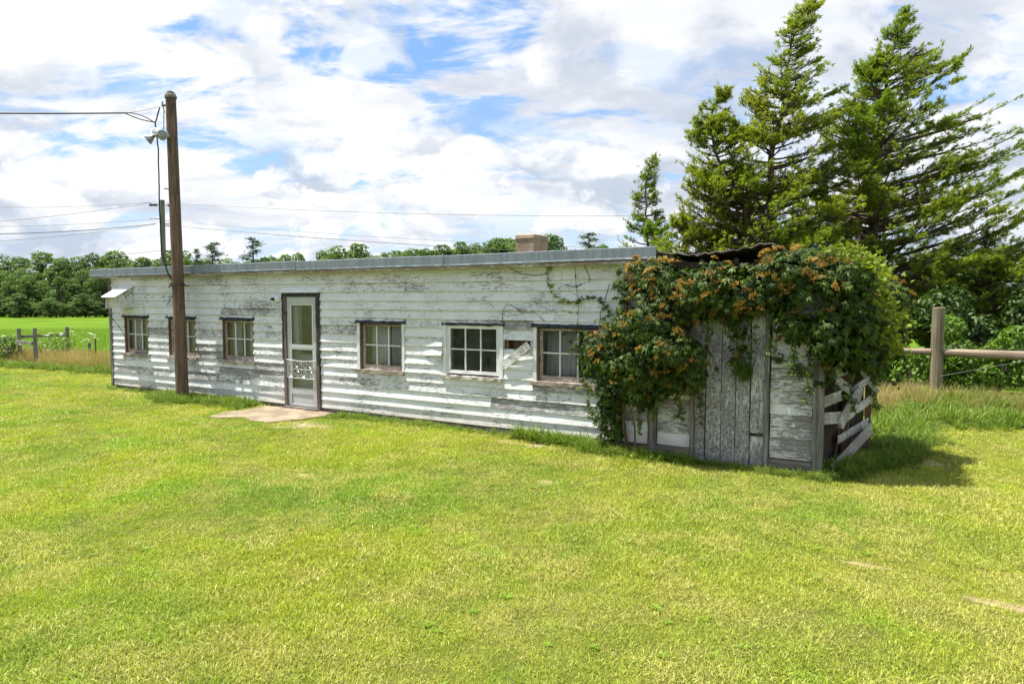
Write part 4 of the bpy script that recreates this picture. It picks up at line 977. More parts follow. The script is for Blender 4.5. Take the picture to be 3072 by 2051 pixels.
for k, (x, y, w, h, m, n, lab) in enumerate((
    (15.05, 8.5, .8, 1.75, 'shrub', 2600, 'bright leafy bush just left of the thick fence post'),
    (16.1, 8.6, .75, 1.9, 'shrub', 2600, 'bright leafy bush directly behind the thick fence post'),
    (17.0, 9.0, .8, 1.6, 'shrub', 2400, 'bright leafy bush right of the thick fence post'),
    (18.2, 9.6, .9, 2.1, 'darkshrub', 2400, 'darker bush behind the rail near the right picture edge'),
    (16.55, 8.3, .7, 1.15, 'shrub', 2400, 'low bright bush under the rail just right of the thick post'),
    (15.45, 8.2, .7, 1.2, 'shrub', 2400, 'low bright bush under the rail just left of the thick post'),
    (17.9, 8.7, .9, 1.2, 'shrub', 2400, 'low bright bush under the far right part of the rail'),
    (19.0, 9.0, .9, 1.3, 'darkshrub', 2200, 'low darker bush at the right end of the rail'),
    (16.2, 10.3, 1.2, 2.5, 'darkshrub', 3200, 'tall dark bush between the thick post and the cedars'),
    (18.0, 11.0, 1.3, 2.7, 'darkshrub', 3200, 'tall dark bush behind the rail right of the post'),
    (14.0, 8.8, .9, 1.9, 'shrub', 2000, 'leafy bush mostly hidden behind the annex vine'),
    (19.6, 11.2, 1.3, 3.2, 'shrub', 3400, 'tall leafy bush at the right picture edge'),
    (17.2, 16.5, 1.6, 3.6, 'darkshrub', 3400, 'large dark bush behind the cedar limbs on the right'),
    (14.6, 15.5, 1.6, 3.2, 'darkshrub', 3000, 'large dark bush behind the trunk of the wide cedar'))):
    shrub('shrub', lab, x, y, w, h, 60 + k, M[m], n, .11 if k < 8 else .14)
for k, (x, y, w, h, m, n, lab) in enumerate((
    (-9.15, 1.9, .62, .85, 'darkshrub', 1500, 'dark green bush wrapped round the leftmost brace post'),
    (-9.6, 0.9, .9, .62, 'shrub', 1600, 'low light green bush at the left picture edge'),
    (-8.2, 2.9, .7, .8, 'shrub', 1300, 'pale weedy bush between the brace posts'))):
    shrub('shrub', lab, x, y, w, h, 80 + k, M[m], n, .075)

# ------------------------------------------------------------------ the woods beyond the field
def tree_proto(seed, H, Wd, m, n=13000, pine=False):
    r = np.random.RandomState(seed); mb = MB(); rd = random.Random(seed)
    if pine:
        mb.tube([(0, 0, -.6), (.1, 0, H * .5), (0, .1, H)], [.24, .16, .03], 7); parts = []
        for k in range(17):
            z = H * (.38 + .60 * k / 16); a = r.uniform(0, 6.28); ln = Wd * (1.05 - .75 * (k / 16)) * r.uniform(.6, 1.1)
            d = np.array([math.cos(a), math.sin(a), .18]); mb.tube([Vector((0, 0, z)), Vector(tuple(np.array([0, 0, z]) + d * ln))], [.06, .02], 4)
            nn = 130; t = r.uniform(.25, 1.05, nn); P = np.array([0, 0, z]) + d * (ln * t)[:, None] + r.normal(size=(nn, 3)) * np.array([.38, .38, .14])
            V, F = leaf_quads(P, r.normal(size=(nn, 3)) * .5 + [0, 0, .9], r.normal(size=(nn, 3)), r.uniform(.22, .5, nn), r.uniform(.10, .2, nn), r, .1); parts.append((V, F, np.repeat(r.uniform(0, 1, nn), 4)))
        V, F, T = join(parts)
    else:
        mb.tube([(0, 0, -.6), (.1, .05, H * .3), (0, 0, H * .62)], [.3, .22, .1], 8); blobs = []
        for k in range(60):
            t = r.uniform(0, 1); z = H * (.08 + .82 * t); q = Wd * math.sqrt(max(.05, 1 - (2 * abs(t - .42)) ** 2)) * r.uniform(.25, .82); a = r.uniform(0, 6.28); s = Wd * r.uniform(.13, .30)
            c = (math.cos(a) * q, math.sin(a) * q, z); blobs.append((*c, s, s, s * .8))
            mb.tube([Vector((0, 0, z * .55)), Vector((c[0] * .5, c[1] * .5, z * .85)), Vector(c)], [.08, .05, .02], 5)
        V, F, T, P, nr = blob_leaves(r, blobs, n, .38, .27, .75, .35)
    tr = bpy.data.meshes.new('trunk'); tr.from_pydata(mb.v, [], mb.f); tr.materials.append(M['bark'])
    return tr, np_mesh('crown', V, F, m, T)
PROT = [tree_proto(101, 12, 3.4, M['oak']), tree_proto(102, 12, 2.9, M['oak']), tree_proto(103, 12, 3.8, M['oak']), tree_proto(104, 12, 2.4, M['oak'], 10000), tree_proto(107, 12, 3.2, M['oak'])]
PINE = [tree_proto(105, 13, 3.0, M['pine'], pine=True), tree_proto(106, 13, 2.4, M['pine'], pine=True)]
def plant(proto, px, D, ytop, label, group, rot, H=12., wide=1.0, cat='tree', name='woodland_tree'):
    p = spx(px, D, 0); z = ground_z(p.x, p.y); s = (zpx(ytop, D) - z) / (H * .95)
    root = empty(name, (p.x, p.y, z)); tag(root, label, cat, group)
    for nm, me in zip(('trunk', 'crown'), proto):
        o = bpy.data.objects.new(nm, me); C.objects.link(o); o.parent = root
        if nm == 'crown': o['kind'] = 'stuff'
    root.rotation_euler = (0, 0, rot); root.scale = (s * wide, s * wide, s)
rd = random.Random(8)
WOOD = ['leafy tree in the front rank of the wood beyond the field', 'leafy tree in the middle rank of the wood beyond the field', 'leafy tree on the skyline of the wood beyond the field']
for row, (D0, lo, hi, st) in enumerate(((122, 612, 655, 27), (133, 590, 622, 31), (147, 566, 598, 30))):
    px = -120 + row * 14
    while px < 440:
        yt = rd.uniform(lo, hi) + (10 if px < 60 else (-3 if px > 180 else 0))
        plant(PROT[rd.randrange(5)], px + rd.uniform(-10, 10), D0 + rd.uniform(-5, 5), yt, WOOD[row], ['front rank of the wood', 'middle rank of the wood', 'skyline of the wood'][row], rd.uniform(0, 6), wide=rd.uniform(1.05, 1.55)); px += st * rd.uniform(.7, 1.3)
# undergrowth skirting the wood
for i in range(26):
    px = -110 + i * 16
    plant(PROT[rd.randrange(2, 5)], px + rd.uniform(-6, 6), 116 + rd.uniform(-3, 3), rd.uniform(670, 702), 'low leafy sapling at the foot of the wood beyond the field', 'saplings at the foot of the wood', rd.uniform(0, 6), wide=rd.uniform(1.8, 2.6), name='sapling')
def roofside(px):
    if px < 700: return 'leafy treetop above the roof between the tall pole and the two dark pines', 'treetops right of the tall pole'
    if px < 930: return 'leafy treetop in the loose clump above the middle of the roof', 'treetops above the middle of the roof'
    return 'leafy treetop in the dense row behind the chimney', 'treetops around the chimney'
tops = [(430, 590, 140, 0), (462, 594, 135, 1), (520, 588, 140, 2), (545, 596, 130, 0), (612, 574, 130, 3), (640, 590, 138, 1), (668, 596, 145, 3), (720, 598, 140, 1), (752, 582, 132, 0), (778, 560, 128, 2), (822, 553, 128, 1), (850, 582, 135, 3), (885, 574, 140, 0), (912, 580, 138, 1)]
px = 935
while px < 1500:
    tops.append((px, np.interp(px, [935, 985, 1040, 1100, 1250, 1275, 1300, 1360, 1500], [572, 560, 545, 548, 533, 540, 562, 560, 566]) + rd.uniform(-5, 12), rd.uniform(124, 142), rd.randrange(5))); px += rd.uniform(10, 24)
for i in range(44):
    q = 425 + i * 13 + rd.uniform(-6, 6); tops.append((q, 621 - (q - 207) * .0449 - rd.uniform(-4, 22), rd.uniform(138, 152), rd.randrange(5)))
for px, yt, D, q in tops:
    lab, grp = roofside(px); plant(PROT[q], px, D, yt, lab, grp, rd.uniform(0, 6), wide=rd.uniform(1.0, 1.45))
plant(PINE[0], 490, 128, 566, 'dark pine with layered flat limbs above the roof, nearest the tall pole', None, .4, 13, 1.25, name='pine_tree')
plant(PINE[1], 585, 126, 556, 'dark narrow-topped pine above the roof, second right of the tall pole', None, 2.1, 13, 1.1, name='pine_tree')
plant(PINE[0], 1350, 128, 545, 'dark spreading pine above the roof, right of the chimney', None, 1.2, 13, 1.1, name='pine_tree')
plant(PINE[1], 455, 134, 580, 'small pointed pine just right of the tall pole', None, 3.0, 13, .7, name='pine_tree')
# right side distance, glimpsed through the cedars
for px, yt, D, q in ((1560, 600, 90, 0), (1660, 606, 92, 1), (1760, 602, 90, 2), (1880, 604, 90, 0), (1990, 600, 90, 1), (2090, 596, 80, 2), (2190, 590, 80, 0), (2290, 578, 70, 2), (2380, 570, 70, 1), (2470, 570, 70, 0)):
    plant(PROT[q], px, D, yt, 'distant leafy tree glimpsed low through the cedar limbs on the right', 'distant trees behind the cedars', rd.uniform(0, 6), wide=1.3)
# ------------------------------------------------------------------ the climbing vine
VB = [(12.48, -.12, 2.30, .26, .20, .24), (12.36, -.16, 1.98, .28, .24, .32), (12.78, -.18, 2.20, .34, .26, .28), (12.24, -.20, 1.56, .30, .28, .32), (12.68, -.24, 1.72, .42, .36, .42),
      (13.0, -.18, 1.98, .32, .26, .34), (11.92, -.18, 1.26, .26, .24, .26), (12.32, -.26, 1.18, .36, .34, .34), (12.85, -.27, 1.32, .36, .36, .32), (13.10, -.20, 1.14, .18, .20, .28),
      (12.08, -.20, .82, .22, .22, .36), (12.42, -.22, .86, .26, .26, .28), (12.80, -.20, .98, .28, .22, .18), (12.06, -.20, .36, .15, .16, .28),
      (13.32, -.16, 2.16, .32, .24, .26), (13.66, -.18, 2.08, .32, .24, .28), (13.45, -.12, 1.90, .18, .14, .13), (13.98, -.18, 2.14, .32, .26, .30),
      (13.68, -.12, 1.66, .13, .11, .20), (13.69, -.11, 1.28, .12, .09, .24),
      (14.20, -.16, 2.28, .30, .26, .24), (14.42, -.18, 2.0, .30, .28, .38), (14.62, -.18, 1.62, .22, .26, .34), (14.72, .08, 2.22, .32, .34, .26), (14.80, .18, 1.84, .30, .42, .42),
      (14.86, .42, 1.42, .20, .32, .28), (14.64, -.10, 1.30, .12, .14, .22), (14.94, .90, 2.06, .30, .42, .32), (15.0, 1.1, 1.70, .28, .44, .40), (15.08, 1.4, 1.92, .30, .38, .34),
      (15.12, 1.6, 1.58, .28, .38, .36), (15.0, 1.25, 1.24, .18, .30, .22), (14.42, .22, 2.46, .34, .40, .17), (14.28, -.16, 1.72, .20, .18, .22)]
VINE = empty('climbing_vine', (12.5, -.2, 0)); tag(VINE, 'dense dark green climbing vine with orange flower sprays covering the annex', 'vine')
rv = np.random.RandomState(12)
def leaf_proto(seed):
    r = np.random.RandomState(seed); V, F, T = [], [], []
    for k, a in enumerate((-78, -38, 0, 38, 78)):
        L = (.062, .082, .094, .082, .062)[k] * r.uniform(.9, 1.1); w = L * .33; ca, sa = math.cos(R(a)), math.sin(R(a)); o = len(V)
        for u, s, dz in ((.06, 0, 0), (.5, -.5, -.010), (.5, 0, .008), (.5, .5, -.010), (1., 0, -.022)):
            x, y = s * w, u * L; V.append((x * ca + y * sa, -x * sa + y * ca, dz * L / .09)); T.append(.5 + .08 * k * r.uniform(-1, 1))
        F += [(o, o + 2, o + 1), (o, o + 3, o + 2), (o + 1, o + 2, o + 4), (o + 2, o + 3, o + 4)]
    return np.array(V), np.array(F), np.array(T)
LP = [leaf_proto(s) for s in range(4)]
def frames(nr, tp):
    nr = nr / np.linalg.norm(nr, axis=1, keepdims=True); tp = tp - (tp * nr).sum(1, keepdims=True) * nr; tp /= np.linalg.norm(tp, axis=1, keepdims=True) + 1e-9
    return np.stack([np.cross(tp, nr), tp, nr], 2)       # columns x, y, z
def blob_points(r, B, n, shell):
    B = np.array(B); area = B[:, 3] * B[:, 5] + B[:, 4] * B[:, 5] + B[:, 3] * B[:, 4]; pick = r.choice(len(B), n * 4, p=area / area.sum()); u = rand_unit(r, n * 4)
    P = B[pick, :3] + u * B[pick, 3:6] * (1 + r.uniform(-shell, .08, n * 4))[:, None]
    bump_ = r.rand(n * 4) < .10; P[bump_] += u[bump_] * r.uniform(.02, .10, bump_.sum())[:, None]
    g = np.sin(P[:, 0] * 8.1) + np.sin(P[:, 2] * 9.3 + P[:, 0] * 3) + np.sin(P[:, 1] * 8.7 + P[:, 2] * 4) + .7 * np.sin(P[:, 0] * 19 + P[:, 2] * 15)
    keep = (P[:, 2] > .03) & ((g > -1.1) | (r.rand(len(P)) < .5)); P -= u * (np.clip(-g, 0, 2) * .03)[:, None]; P += u * (np.clip(g, 0, 2.5) * .028)[:, None]
    for b in B: keep &= (((P - b[:3]) / b[3:6]) ** 2).sum(1) > .30
    inside = (P[:, 0] < 14.55) & (P[:, 1] > -.05) & (P[:, 2] < 2.45); keep &= ~inside
    P, u, pick = P[keep][:n], u[keep][:n], pick[keep][:n]; nr = u / B[pick, 3:6]; nr /= np.linalg.norm(nr, axis=1, keepdims=True); return P, nr
P, nr = blob_points(rv, VB, 11500, .55); n = len(P)
nn = nr * 1.0 + np.array([0, -.1, .45]) + rv.normal(size=(n, 3)) * .40; tp = nr * .35 + np.array([0, 0, -.9]) + rv.normal(size=(n, 3)) * .5
FR = frames(nn, tp); SCL = rv.uniform(.5, 1.0, n) + rv.rand(n) ** 4 * .5; TI = np.clip(rv.beta(1.3, 1.9, n), 0, 1)
# the 300 outermost facing the lawn are single leaves, the rest one mass
view = np.array([CAM.x, CAM.y, CAM.z]); dist = np.linalg.norm(P - view, axis=1); facing = ((view - P) / dist[:, None] * nr).sum(1)
order = np.argsort(-(facing * .5 + SCL * .6 - .04 * dist + rv.uniform(0, .25, n))); big = order[:300]; rest = order[300:]
parts = []
for k in range(4):
    idx = rest[k::4]; v, f, t = LP[k]; VV = np.einsum('nij,vj->nvi', FR[idx], v) * SCL[idx][:, None, None] + P[idx][:, None, :]
    parts.append((VV.reshape(-1, 3), (np.arange(len(idx))[:, None, None] * len(v) + f[None]).reshape(-1, 3), (TI[idx][:, None] * .85 + t[None] * .15).reshape(-1)))
V, F, T = join(parts); o = link_mesh('foliage', np_mesh('foliage', V, F, M['vineleaf'], T), VINE); o['kind'] = 'stuff'
LM = [np_mesh('leaf', v, f, M['vineleaf'], t) for v, f, t in LP]
for j, i in enumerate(big):
    o = bpy.data.objects.new('leaf', LM[j % 4]); C.objects.link(o); m4 = Matrix([list(FR[i][q]) + [0] for q in range(3)] + [[0, 0, 0, 1]])
    o.matrix_world = Matrix.Translation(Vector(P[i]) - Vector((12.5, -.2, 0))) @ m4 @ Matrix.Scale(float(SCL[i]), 4); o.parent = VINE
# flower sprays
def spray_proto(seed):
    r = np.random.RandomState(seed); Vs, Fs, Ts = [np.array([[0, 0, -.03]])], [], [np.array([.2])]; o = 1
    hub = [np.array([math.cos(i * 1.25 + r.uniform(-.3, .3)) * r.uniform(.03, .085), math.sin(i * 1.25) * r.uniform(.02, .06), 0]) for i in range(5)]
    for k in range(58):
        c = hub[k % 5] + r.normal(size=3) * np.array([.017, .015, .008]); c[2] += .028 - 2.4 * (c[0] ** 2 + c[1] ** 2); s = r.uniform(.004, .009)
        v = c + s * np.array([[1, 0, -.6], [-.5, .87, -.6], [-.5, -.87, -.6], [0, 0, 1.1]]); Vs.append(v); Fs.append(np.array([[0, 1, 3], [1, 2, 3], [2, 0, 3]]) + o); Fs.append(np.array([[0, o, o + 1]])); Ts.append(np.full(4, r.uniform(.1, 1))); o += 4
    return np_mesh('flower_spray', np.concatenate(Vs), np.concatenate(Fs), M['vineflower'], np.concatenate(Ts))
SP = [spray_proto(200 + s) for s in range(4)]
FBL = [b for b in VB if b[2] > .9]
P2, n2 = blob_points(rv, FBL, 1400, .02); got = []
cl = np.array([[12.75, -.5, 2.0], [12.6, -.6, 1.7], [12.95, -.5, 1.35], [12.2, -.5, 1.35], [13.4, -.4, 2.2], [13.7, -.4, 2.1], [13.7, -.25, 1.35], [14.2, -.4, 2.45], [14.5, -.5, 2.2], [12.5, -.35, 2.3], [12.85, -.5, .95], [15.1, .9, 2.0], [15.3, 1.5, 1.9], [12.2, -.4, 1.0], [13.05, -.4, 1.9]])
for p, q in zip(P2, n2):
    if q[1] > .35 and q[0] < .3: continue
    dmin = np.linalg.norm(cl - p, axis=1).min()
    if rv.rand() > math.exp(-(dmin / .34) ** 2) + .05: continue
    if any(np.linalg.norm(p - g) < .085 for g in got): continue
    got.append(p)
    if len(got) > 240: break
    nrm = q * .8 + np.array([0, -.15, .75]) + rv.normal(size=3) * .25; fr = frames(nrm[None], rv.normal(size=(1, 3)))[0]
    o = bpy.data.objects.new('flower_spray', SP[len(got) % 4]); C.objects.link(o); m4 = Matrix([list(fr[k]) + [0] for k in range(3)] + [[0, 0, 0, 1]])
    o.matrix_world = Matrix.Translation(Vector(p + q * .03) - Vector((12.5, -.2, 0))) @ m4 @ Matrix.Scale(float(rv.uniform(.5, 1.05)), 4); o.parent = VINE
# stems
st = MB(); rd = random.Random(3)
for (x, y) in ((11.95, -.16), (12.05, -.2), (12.12, -.22), (12.22, -.18), (12.3, -.15), (12.4, -.2), (12.55, -.16)):
    z = 0.; p = Vector((x, y, -.05)); pts = [p.copy()]
    while p.z < 2.0: p = p + Vector((rd.uniform(-.07, .10), rd.uniform(-.04, .03), rd.uniform(.14, .22))); p.y = min(p.y, -.03) if p.x < 14.5 else p.y; pts.append(p.copy())
    st.tube(pts, [.014 * (1 - .6 * i / len(pts)) for i in range(len(pts))], 5)
st.obj('stems', M['stem'], VINE)
# lime shoots down the right shoulder, sunlit highlight put into their colour; thin runners over the siding
def leafy_runner(pts, m, nl, size, name, seed, stem=True, spread=.03):
    r = np.random.RandomState(seed); pts = [np.array(p, float) for p in pts]; seg = np.linspace(0, len(pts) - 1.001, nl); Pn = []
    for s in seg: i = int(s); Pn.append(pts[i] + (pts[i + 1] - pts[i]) * (s - i) + r.normal(size=3) * spread)
    Pn = np.array(Pn); n = len(Pn); fr = frames(np.array([.1, -.6, .5]) + r.normal(size=(n, 3)) * .5, np.array([0, 0, -.8]) + r.normal(size=(n, 3)) * .7); sc = size * r.uniform(.6, 1.25, n); parts = []
    v, f, t = LP[seed % 4]; VV = np.einsum('nij,vj->nvi', fr, v) * sc[:, None, None] + Pn[:, None, :]
    V, F, T = VV.reshape(-1, 3), (np.arange(n)[:, None, None] * len(v) + f[None]).reshape(-1, 3), np.repeat(r.uniform(0, 1, n), len(v))
    o = link_mesh(name, np_mesh(name, V, F, m, T), VINE); o['kind'] = 'stuff'
    if stem: MB().tube([Vector(p) for p in pts], .004, 4).obj('runner_stem', M['stem'], VINE)
leafy_runner([(14.55, -.1, 2.58), (14.85, -.15, 2.52), (15.08, .05, 2.36), (15.2, .30, 2.15)], M['limeleaf'], 190, .62, 'lime_shoot', 1, spread=.055)
leafy_runner([(15.02, -.08, 2.44), (15.14, .0, 2.08), (15.22, .2, 1.82), (15.28, .4, 1.55), (15.32, .7, 1.38)], M['limeleaf'], 230, .6, 'lime_shoot', 2, spread=.075)
leafy_runner([(15.1, .2, 1.95), (15.24, .6, 1.85), (15.38, .9, 1.80)], M['limeleaf'], 40, .55, 'lime_shoot', 3, spread=.05)
leafy_runner([(14.75, .1, 2.56), (15.0, .3, 2.46), (15.15, .6, 2.34)], M['limeleaf'], 110, .6, 'lime_shoot', 4, spread=.05)
leafy_runner([(11.16, -.05, 2.50), (11.02, -.06, 2.47), (11.0, -.06, 2.22), (11.10, -.05, 2.05), (11.28, -.05, 1.965), (11.46, -.05, 1.955)], M['limeleaf'], 34, .55, 'lime_runner', 5, spread=.016)
leafy_runner([(11.45, -.05, 1.955), (11.70, -.05, 2.04), (11.86, -.06, 1.93), (11.98, -.08, 1.78), (12.2, -.12, 1.82)], M['vineleaf'], 22, .75, 'runner', 6, spread=.015)
leafy_runner([(11.42, -.05, 2.49), (11.44, -.05, 2.2), (11.48, -.05, 1.9), (11.47, -.06, 1.6), (11.53, -.09, 1.42)], M['vineleaf'], 8, .6, 'runner', 7, spread=.02)
leafy_runner([(11.45, -.07, 1.36), (11.62, -.10, 1.40), (11.85, -.16, 1.38)], M['vineleaf'], 34, .9, 'runner', 8, spread=.07)
leafy_runner([(13.2, -.1, .95), (13.18, -.08, .62), (13.22, -.07, .42)], M['vineleaf'], 16, .5, 'runner', 9, spread=.02)
leafy_runner([(14.05, -.08, 1.34), (14.25, -.10, 1.22), (14.45, -.12, 1.12), (14.6, -.14, 1.0)], M['vineleaf'], 26, .85, 'runner', 10, spread=.05)
for k, (x, y, z, L) in enumerate(((11.62, -.22, 1.05, .3), (11.8, -.3, .75, .4), (11.9, -.34, .45, .35), (12.5, -.35, .62, .35), (12.75, -.38, .8, .3), (13.0, -.35, .85, .35), (13.2, -.28, 1.0, .3), (13.35, -.22, 1.85, .35), (13.55, -.22, 1.75, .3), (13.85, -.24, 1.75, .35), (14.05, -.25, 1.75, .4), (14.3, -.3, 1.5, .35), (14.45, -.3, 1.3, .4), (14.9, .0, 1.05, .35), (15.1, .6, 1.0, .3), (15.35, 1.3, 1.3, .4), (15.45, 1.6, 1.9, .25), (12.2, -.35, 2.3, .3), (11.95, -.3, 1.65, .35))):
    q = random.Random(k); leafy_runner([(x, y, z + .1), (x + q.uniform(-.06, .06), y - .03, z - L * .5), (x + q.uniform(-.10, .10), y - .02, z - L)], M['vineleaf'], int(14 + L * 20), q.uniform(.55, .85), 'trailing_shoot', 20 + k, spread=.025)
for pts in ([(10.24, -.03, 1.66), (10.25, -.035, 1.80), (10.31, -.04, 1.93), (10.42, -.035, 1.90), (10.58, -.04, 1.80), (10.78, -.035, 1.81), (10.95, -.04, 1.68)], [(10.35, -.03, 2.46), (10.55, -.04, 2.36), (10.80, -.03, 2.33), (11.0, -.03, 2.36)], [(11.55, -.03, 2.46), (11.64, -.04, 2.3), (11.62, -.03, 2.22)], [(11.28, -.03, 2.2), (11.4, -.03, 2.16), (11.52, -.03, 2.2)]):
    MB().tube(pts, .005, 4).obj('dead_runner', M['stem'], VINE)

# ------------------------------------------------------------------ grass: instanced tufts
def tuft_mesh(name, seed, n, rad, L, Wd, lean, m, segs=2, droop=.35):
    r = np.random.RandomState(seed); a = r.uniform(0, 6.2832, n); q = np.sqrt(r.uniform(0, 1, n)) * rad
    base = np.stack([np.cos(a) * q, np.sin(a) * q, np.zeros(n)], 1); h = r.uniform(0, 6.2832, n); ln = L * r.uniform(.5, 1.2, n); le = np.abs(r.normal(0, lean, n)) + .05
    out = np.stack([np.cos(h), np.sin(h), np.zeros(n)], 1); side = np.stack([-np.sin(h), np.cos(h), np.zeros(n)], 1); w = Wd * r.uniform(.7, 1.3, n); V = []
    tw = r.uniform(-.9, .9, n)[:, None]; side = side * np.cos(tw) + out * np.sin(tw)
    for k in range(segs + 1):
        s = k / segs; x = np.sin(le * (1 + droop * s * 2) * s * 1.3); c = base + out * (ln * s * np.minimum(1.2, le * (.5 + s * (1 + droop))))[:, None]; c = c.copy(); c[:, 2] = ln * s * np.maximum(.25, 1 - .45 * le * s * (1 + droop))
        ww = (w * (1 - s) if k < segs else w * .06)[:, None] * .5 if k else w[:, None] * .5
        if 0 < k < segs: ww = w[:, None] * .48
        V += [c - side * ww, c + side * ww]
    V = np.stack(V, 1); m_ = 2 * (segs + 1); b = np.arange(n)[:, None] * m_; F = np.concatenate([b + np.array([2 * k, 2 * k + 1, 2 * k + 3, 2 * k + 2]) for k in range(segs)], 0)
    return np_mesh(name, V.reshape(-1, 3), F, m, np.repeat(r.uniform(0, 1, n), m_))
def scatter(name, pts, rotz, scl, protos, label, cat, tilt=None):
    """a field of tufts: points carrying rotation and scale, one tuft mesh instanced on each"""
    pts = np.asarray(pts, np.float32); me = bpy.data.meshes.new(name); me.vertices.add(len(pts)); me.vertices.foreach_set('co', pts.ravel())
    ro = np.zeros((len(pts), 3), np.float32); ro[:, 2] = rotz
    if tilt is not None: ro[:, :2] = tilt
    me.attributes.new('rot', 'FLOAT_VECTOR', 'POINT').data.foreach_set('vector', ro.ravel())
    me.attributes.new('scl', 'FLOAT', 'POINT').data.foreach_set('value', np.asarray(scl, np.float32))
    me.attributes.new('pick', 'INT', 'POINT').data.foreach_set('value', np.random.RandomState(len(pts)).randint(0, len(protos), len(pts)).astype(np.int32))
    o = bpy.data.objects.new(name, me); C.objects.link(o); tag(o, label, cat, None, 'stuff')
    g = bpy.data.node_groups.new(name, 'GeometryNodeTree'); g.interface.new_socket('Geometry', in_out='INPUT', socket_type='NodeSocketGeometry'); g.interface.new_socket('Geometry', in_out='OUTPUT', socket_type='NodeSocketGeometry')
    gi, go = g.nodes.new('NodeGroupInput'), g.nodes.new('NodeGroupOutput'); ins = g.nodes.new('GeometryNodeInstanceOnPoints'); g2i = g.nodes.new('GeometryNodeGeometryToInstance')
    for p in protos[::-1]:
        ob = bpy.data.objects.new(p.name + '_source', p); oi = g.nodes.new('GeometryNodeObjectInfo'); oi.inputs[0].default_value = ob; g.links.new(oi.outputs['Geometry'], g2i.inputs[0])
    def attr(nm, ty):
        a = g.nodes.new('GeometryNodeInputNamedAttribute'); a.data_type = ty; a.inputs[0].default_value = nm; return a.outputs[0]
    ins.inputs['Pick Instance'].default_value = True
    g.links.new(gi.outputs[0], ins.inputs['Points']); g.links.new(g2i.outputs[0], ins.inputs['Instance']); g.links.new(attr('pick', 'INT'), ins.inputs['Instance Index'])
    e2r = g.nodes.new('FunctionNodeEulerToRotation'); g.links.new(attr('rot', 'FLOAT_VECTOR'), e2r.inputs[0]); g.links.new(e2r.outputs[0], ins.inputs['Rotation']); g.links.new(attr('scl', 'FLOAT'), ins.inputs['Scale'])
    g.links.new(ins.outputs[0], go.inputs[0]); md = o.modifiers.new('tufts', 'NODES'); md.node_group = g; return o
rg = np.random.RandomState(50)
LT = [tuft_mesh('lawn_tuft', 300 + k, 96, .14, .030, .0036, .60, M['lawn'], 2) for k in range(5)]
def in_poly(x, y, poly):
    c = np.zeros(len(x), bool); j = len(poly) - 1
    for i in range(len(poly)):
        xi, yi = poly[i]; xj, yj = poly[j]
        with np.errstate(divide='ignore', invalid='ignore'): c ^= ((yi > y) != (yj > y)) & (x < (xj - xi) * (y - yi) / (yj - yi + 1e-12) + xi)
        j = i
    return c
def lawn_points():
    out = []
    for (d0, d1, dens, sc) in ((2.6, 5., 270, 1.), (5., 8., 175, 1.1), (8., 12., 105, 1.3), (12., 17., 55, 1.35), (17., 26., 30, 1.6)):
        n = int(dens * 1.9 * d1 * (d1 - d0) * 1.15); D = rg.uniform(d0, d1, n); s = rg.uniform(-.95, .95, n) * d1; ok = np.abs(s) < D * .78 + 1.2; D, s = D[ok], s[ok]
        x = CAM.x + FW[0] * D + RT[0] * s; y = CAM.y + FW[1] * D + RT[1] * s
        ok = ~((x > -.02) & (x < 15.05) & (y > -.02)) & (y < 4.6 + .0 * x) & ~((x < 0) & (y > 1.7 + .03 * x)) & (~in_poly(x, y, PAD) | (rg.rand(len(x)) < .10))
        for cx, cy, rx, ry in DIRT: ok &= (((x - cx) / rx) ** 2 + ((y - cy) / ry) ** 2 > .55) | (rg.rand(len(x)) < .28)
        x, y = x[ok], y[ok]; out.append(np.stack([x, y, np.zeros(len(x)), np.full(len(x), sc)], 1))
    return np.concatenate(out)
lp = lawn_points()
pe = np.array(PAD)[rg.randint(0, len(PAD), 260)] + rg.normal(0, .07, (260, 2)); pe = pe[pe[:, 1] < -.15]          # turf creeping over the pad's rim
lp = np.concatenate([lp, np.column_stack([pe, np.zeros(len(pe)), np.full(len(pe), 1.1)])]); n = len(lp)
hp = 1 + .25 * np.sin(lp[:, 0] * 1.7 + np.sin(lp[:, 1] * 2.1)) * np.sin(lp[:, 1] * 1.3 + 2)
scatter('lawn_grass', np.stack([lp[:, 0], lp[:, 1], np.array([ground_z(a, b) for a, b in lp[:, :2]]) - .012], 1), rg.uniform(0, 6.28, n), lp[:, 3] * hp * rg.uniform(.7, 1.2, n), LT, 'short mown yellow-green lawn grass before the building', 'grass', rg.normal(0, .10, (n, 2)))
# taller green grass along the wall foot, round the pole and the annex
TG = [tuft_mesh('grass_tuft', 320 + k, 26, .07, .21, .0085, .40, M['tallgrass'], 4, .6) for k in range(4)]
pts = []; scs = []
def line_grass(x0, y0, x1, y1, w, n, s0, s1):
    t = rg.uniform(0, 1, n); clump = (np.sin(t * 37 + x0) + np.sin(t * 91 + 2)) * .25 + .75
    ok = rg.rand(n) < clump; t = t[ok]; m = len(t); off = rg.normal(0, w, m)
    L = math.hypot(x1 - x0, y1 - y0); nx, ny = (y1 - y0) / L, -(x1 - x0) / L
    pts.append(np.stack([x0 + (x1 - x0) * t + nx * off, y0 + (y1 - y0) * t + ny * off, np.full(m, -.01)], 1)); scs.append(rg.uniform(s0, s1, m) * np.exp(-(off / w / 1.6) ** 2 * .4))
line_grass(.0, -.16, 2.4, -.16, .05, 46, .35, .8); line_grass(2.2, -.35, 5.0, -.28, .16, 330, .6, 1.15); line_grass(2.7, -.62, 3.5, -.62, .14, 90, .6, 1.1)
line_grass(4.5, -.5, 5.1, -.42, .14, 60, .5, .9); line_grass(6.95, -.20, 9.4, -.16, .07, 170, .35, .75); line_grass(9.4, -.14, 10.6, -.14, .05, 50, .3, .7)
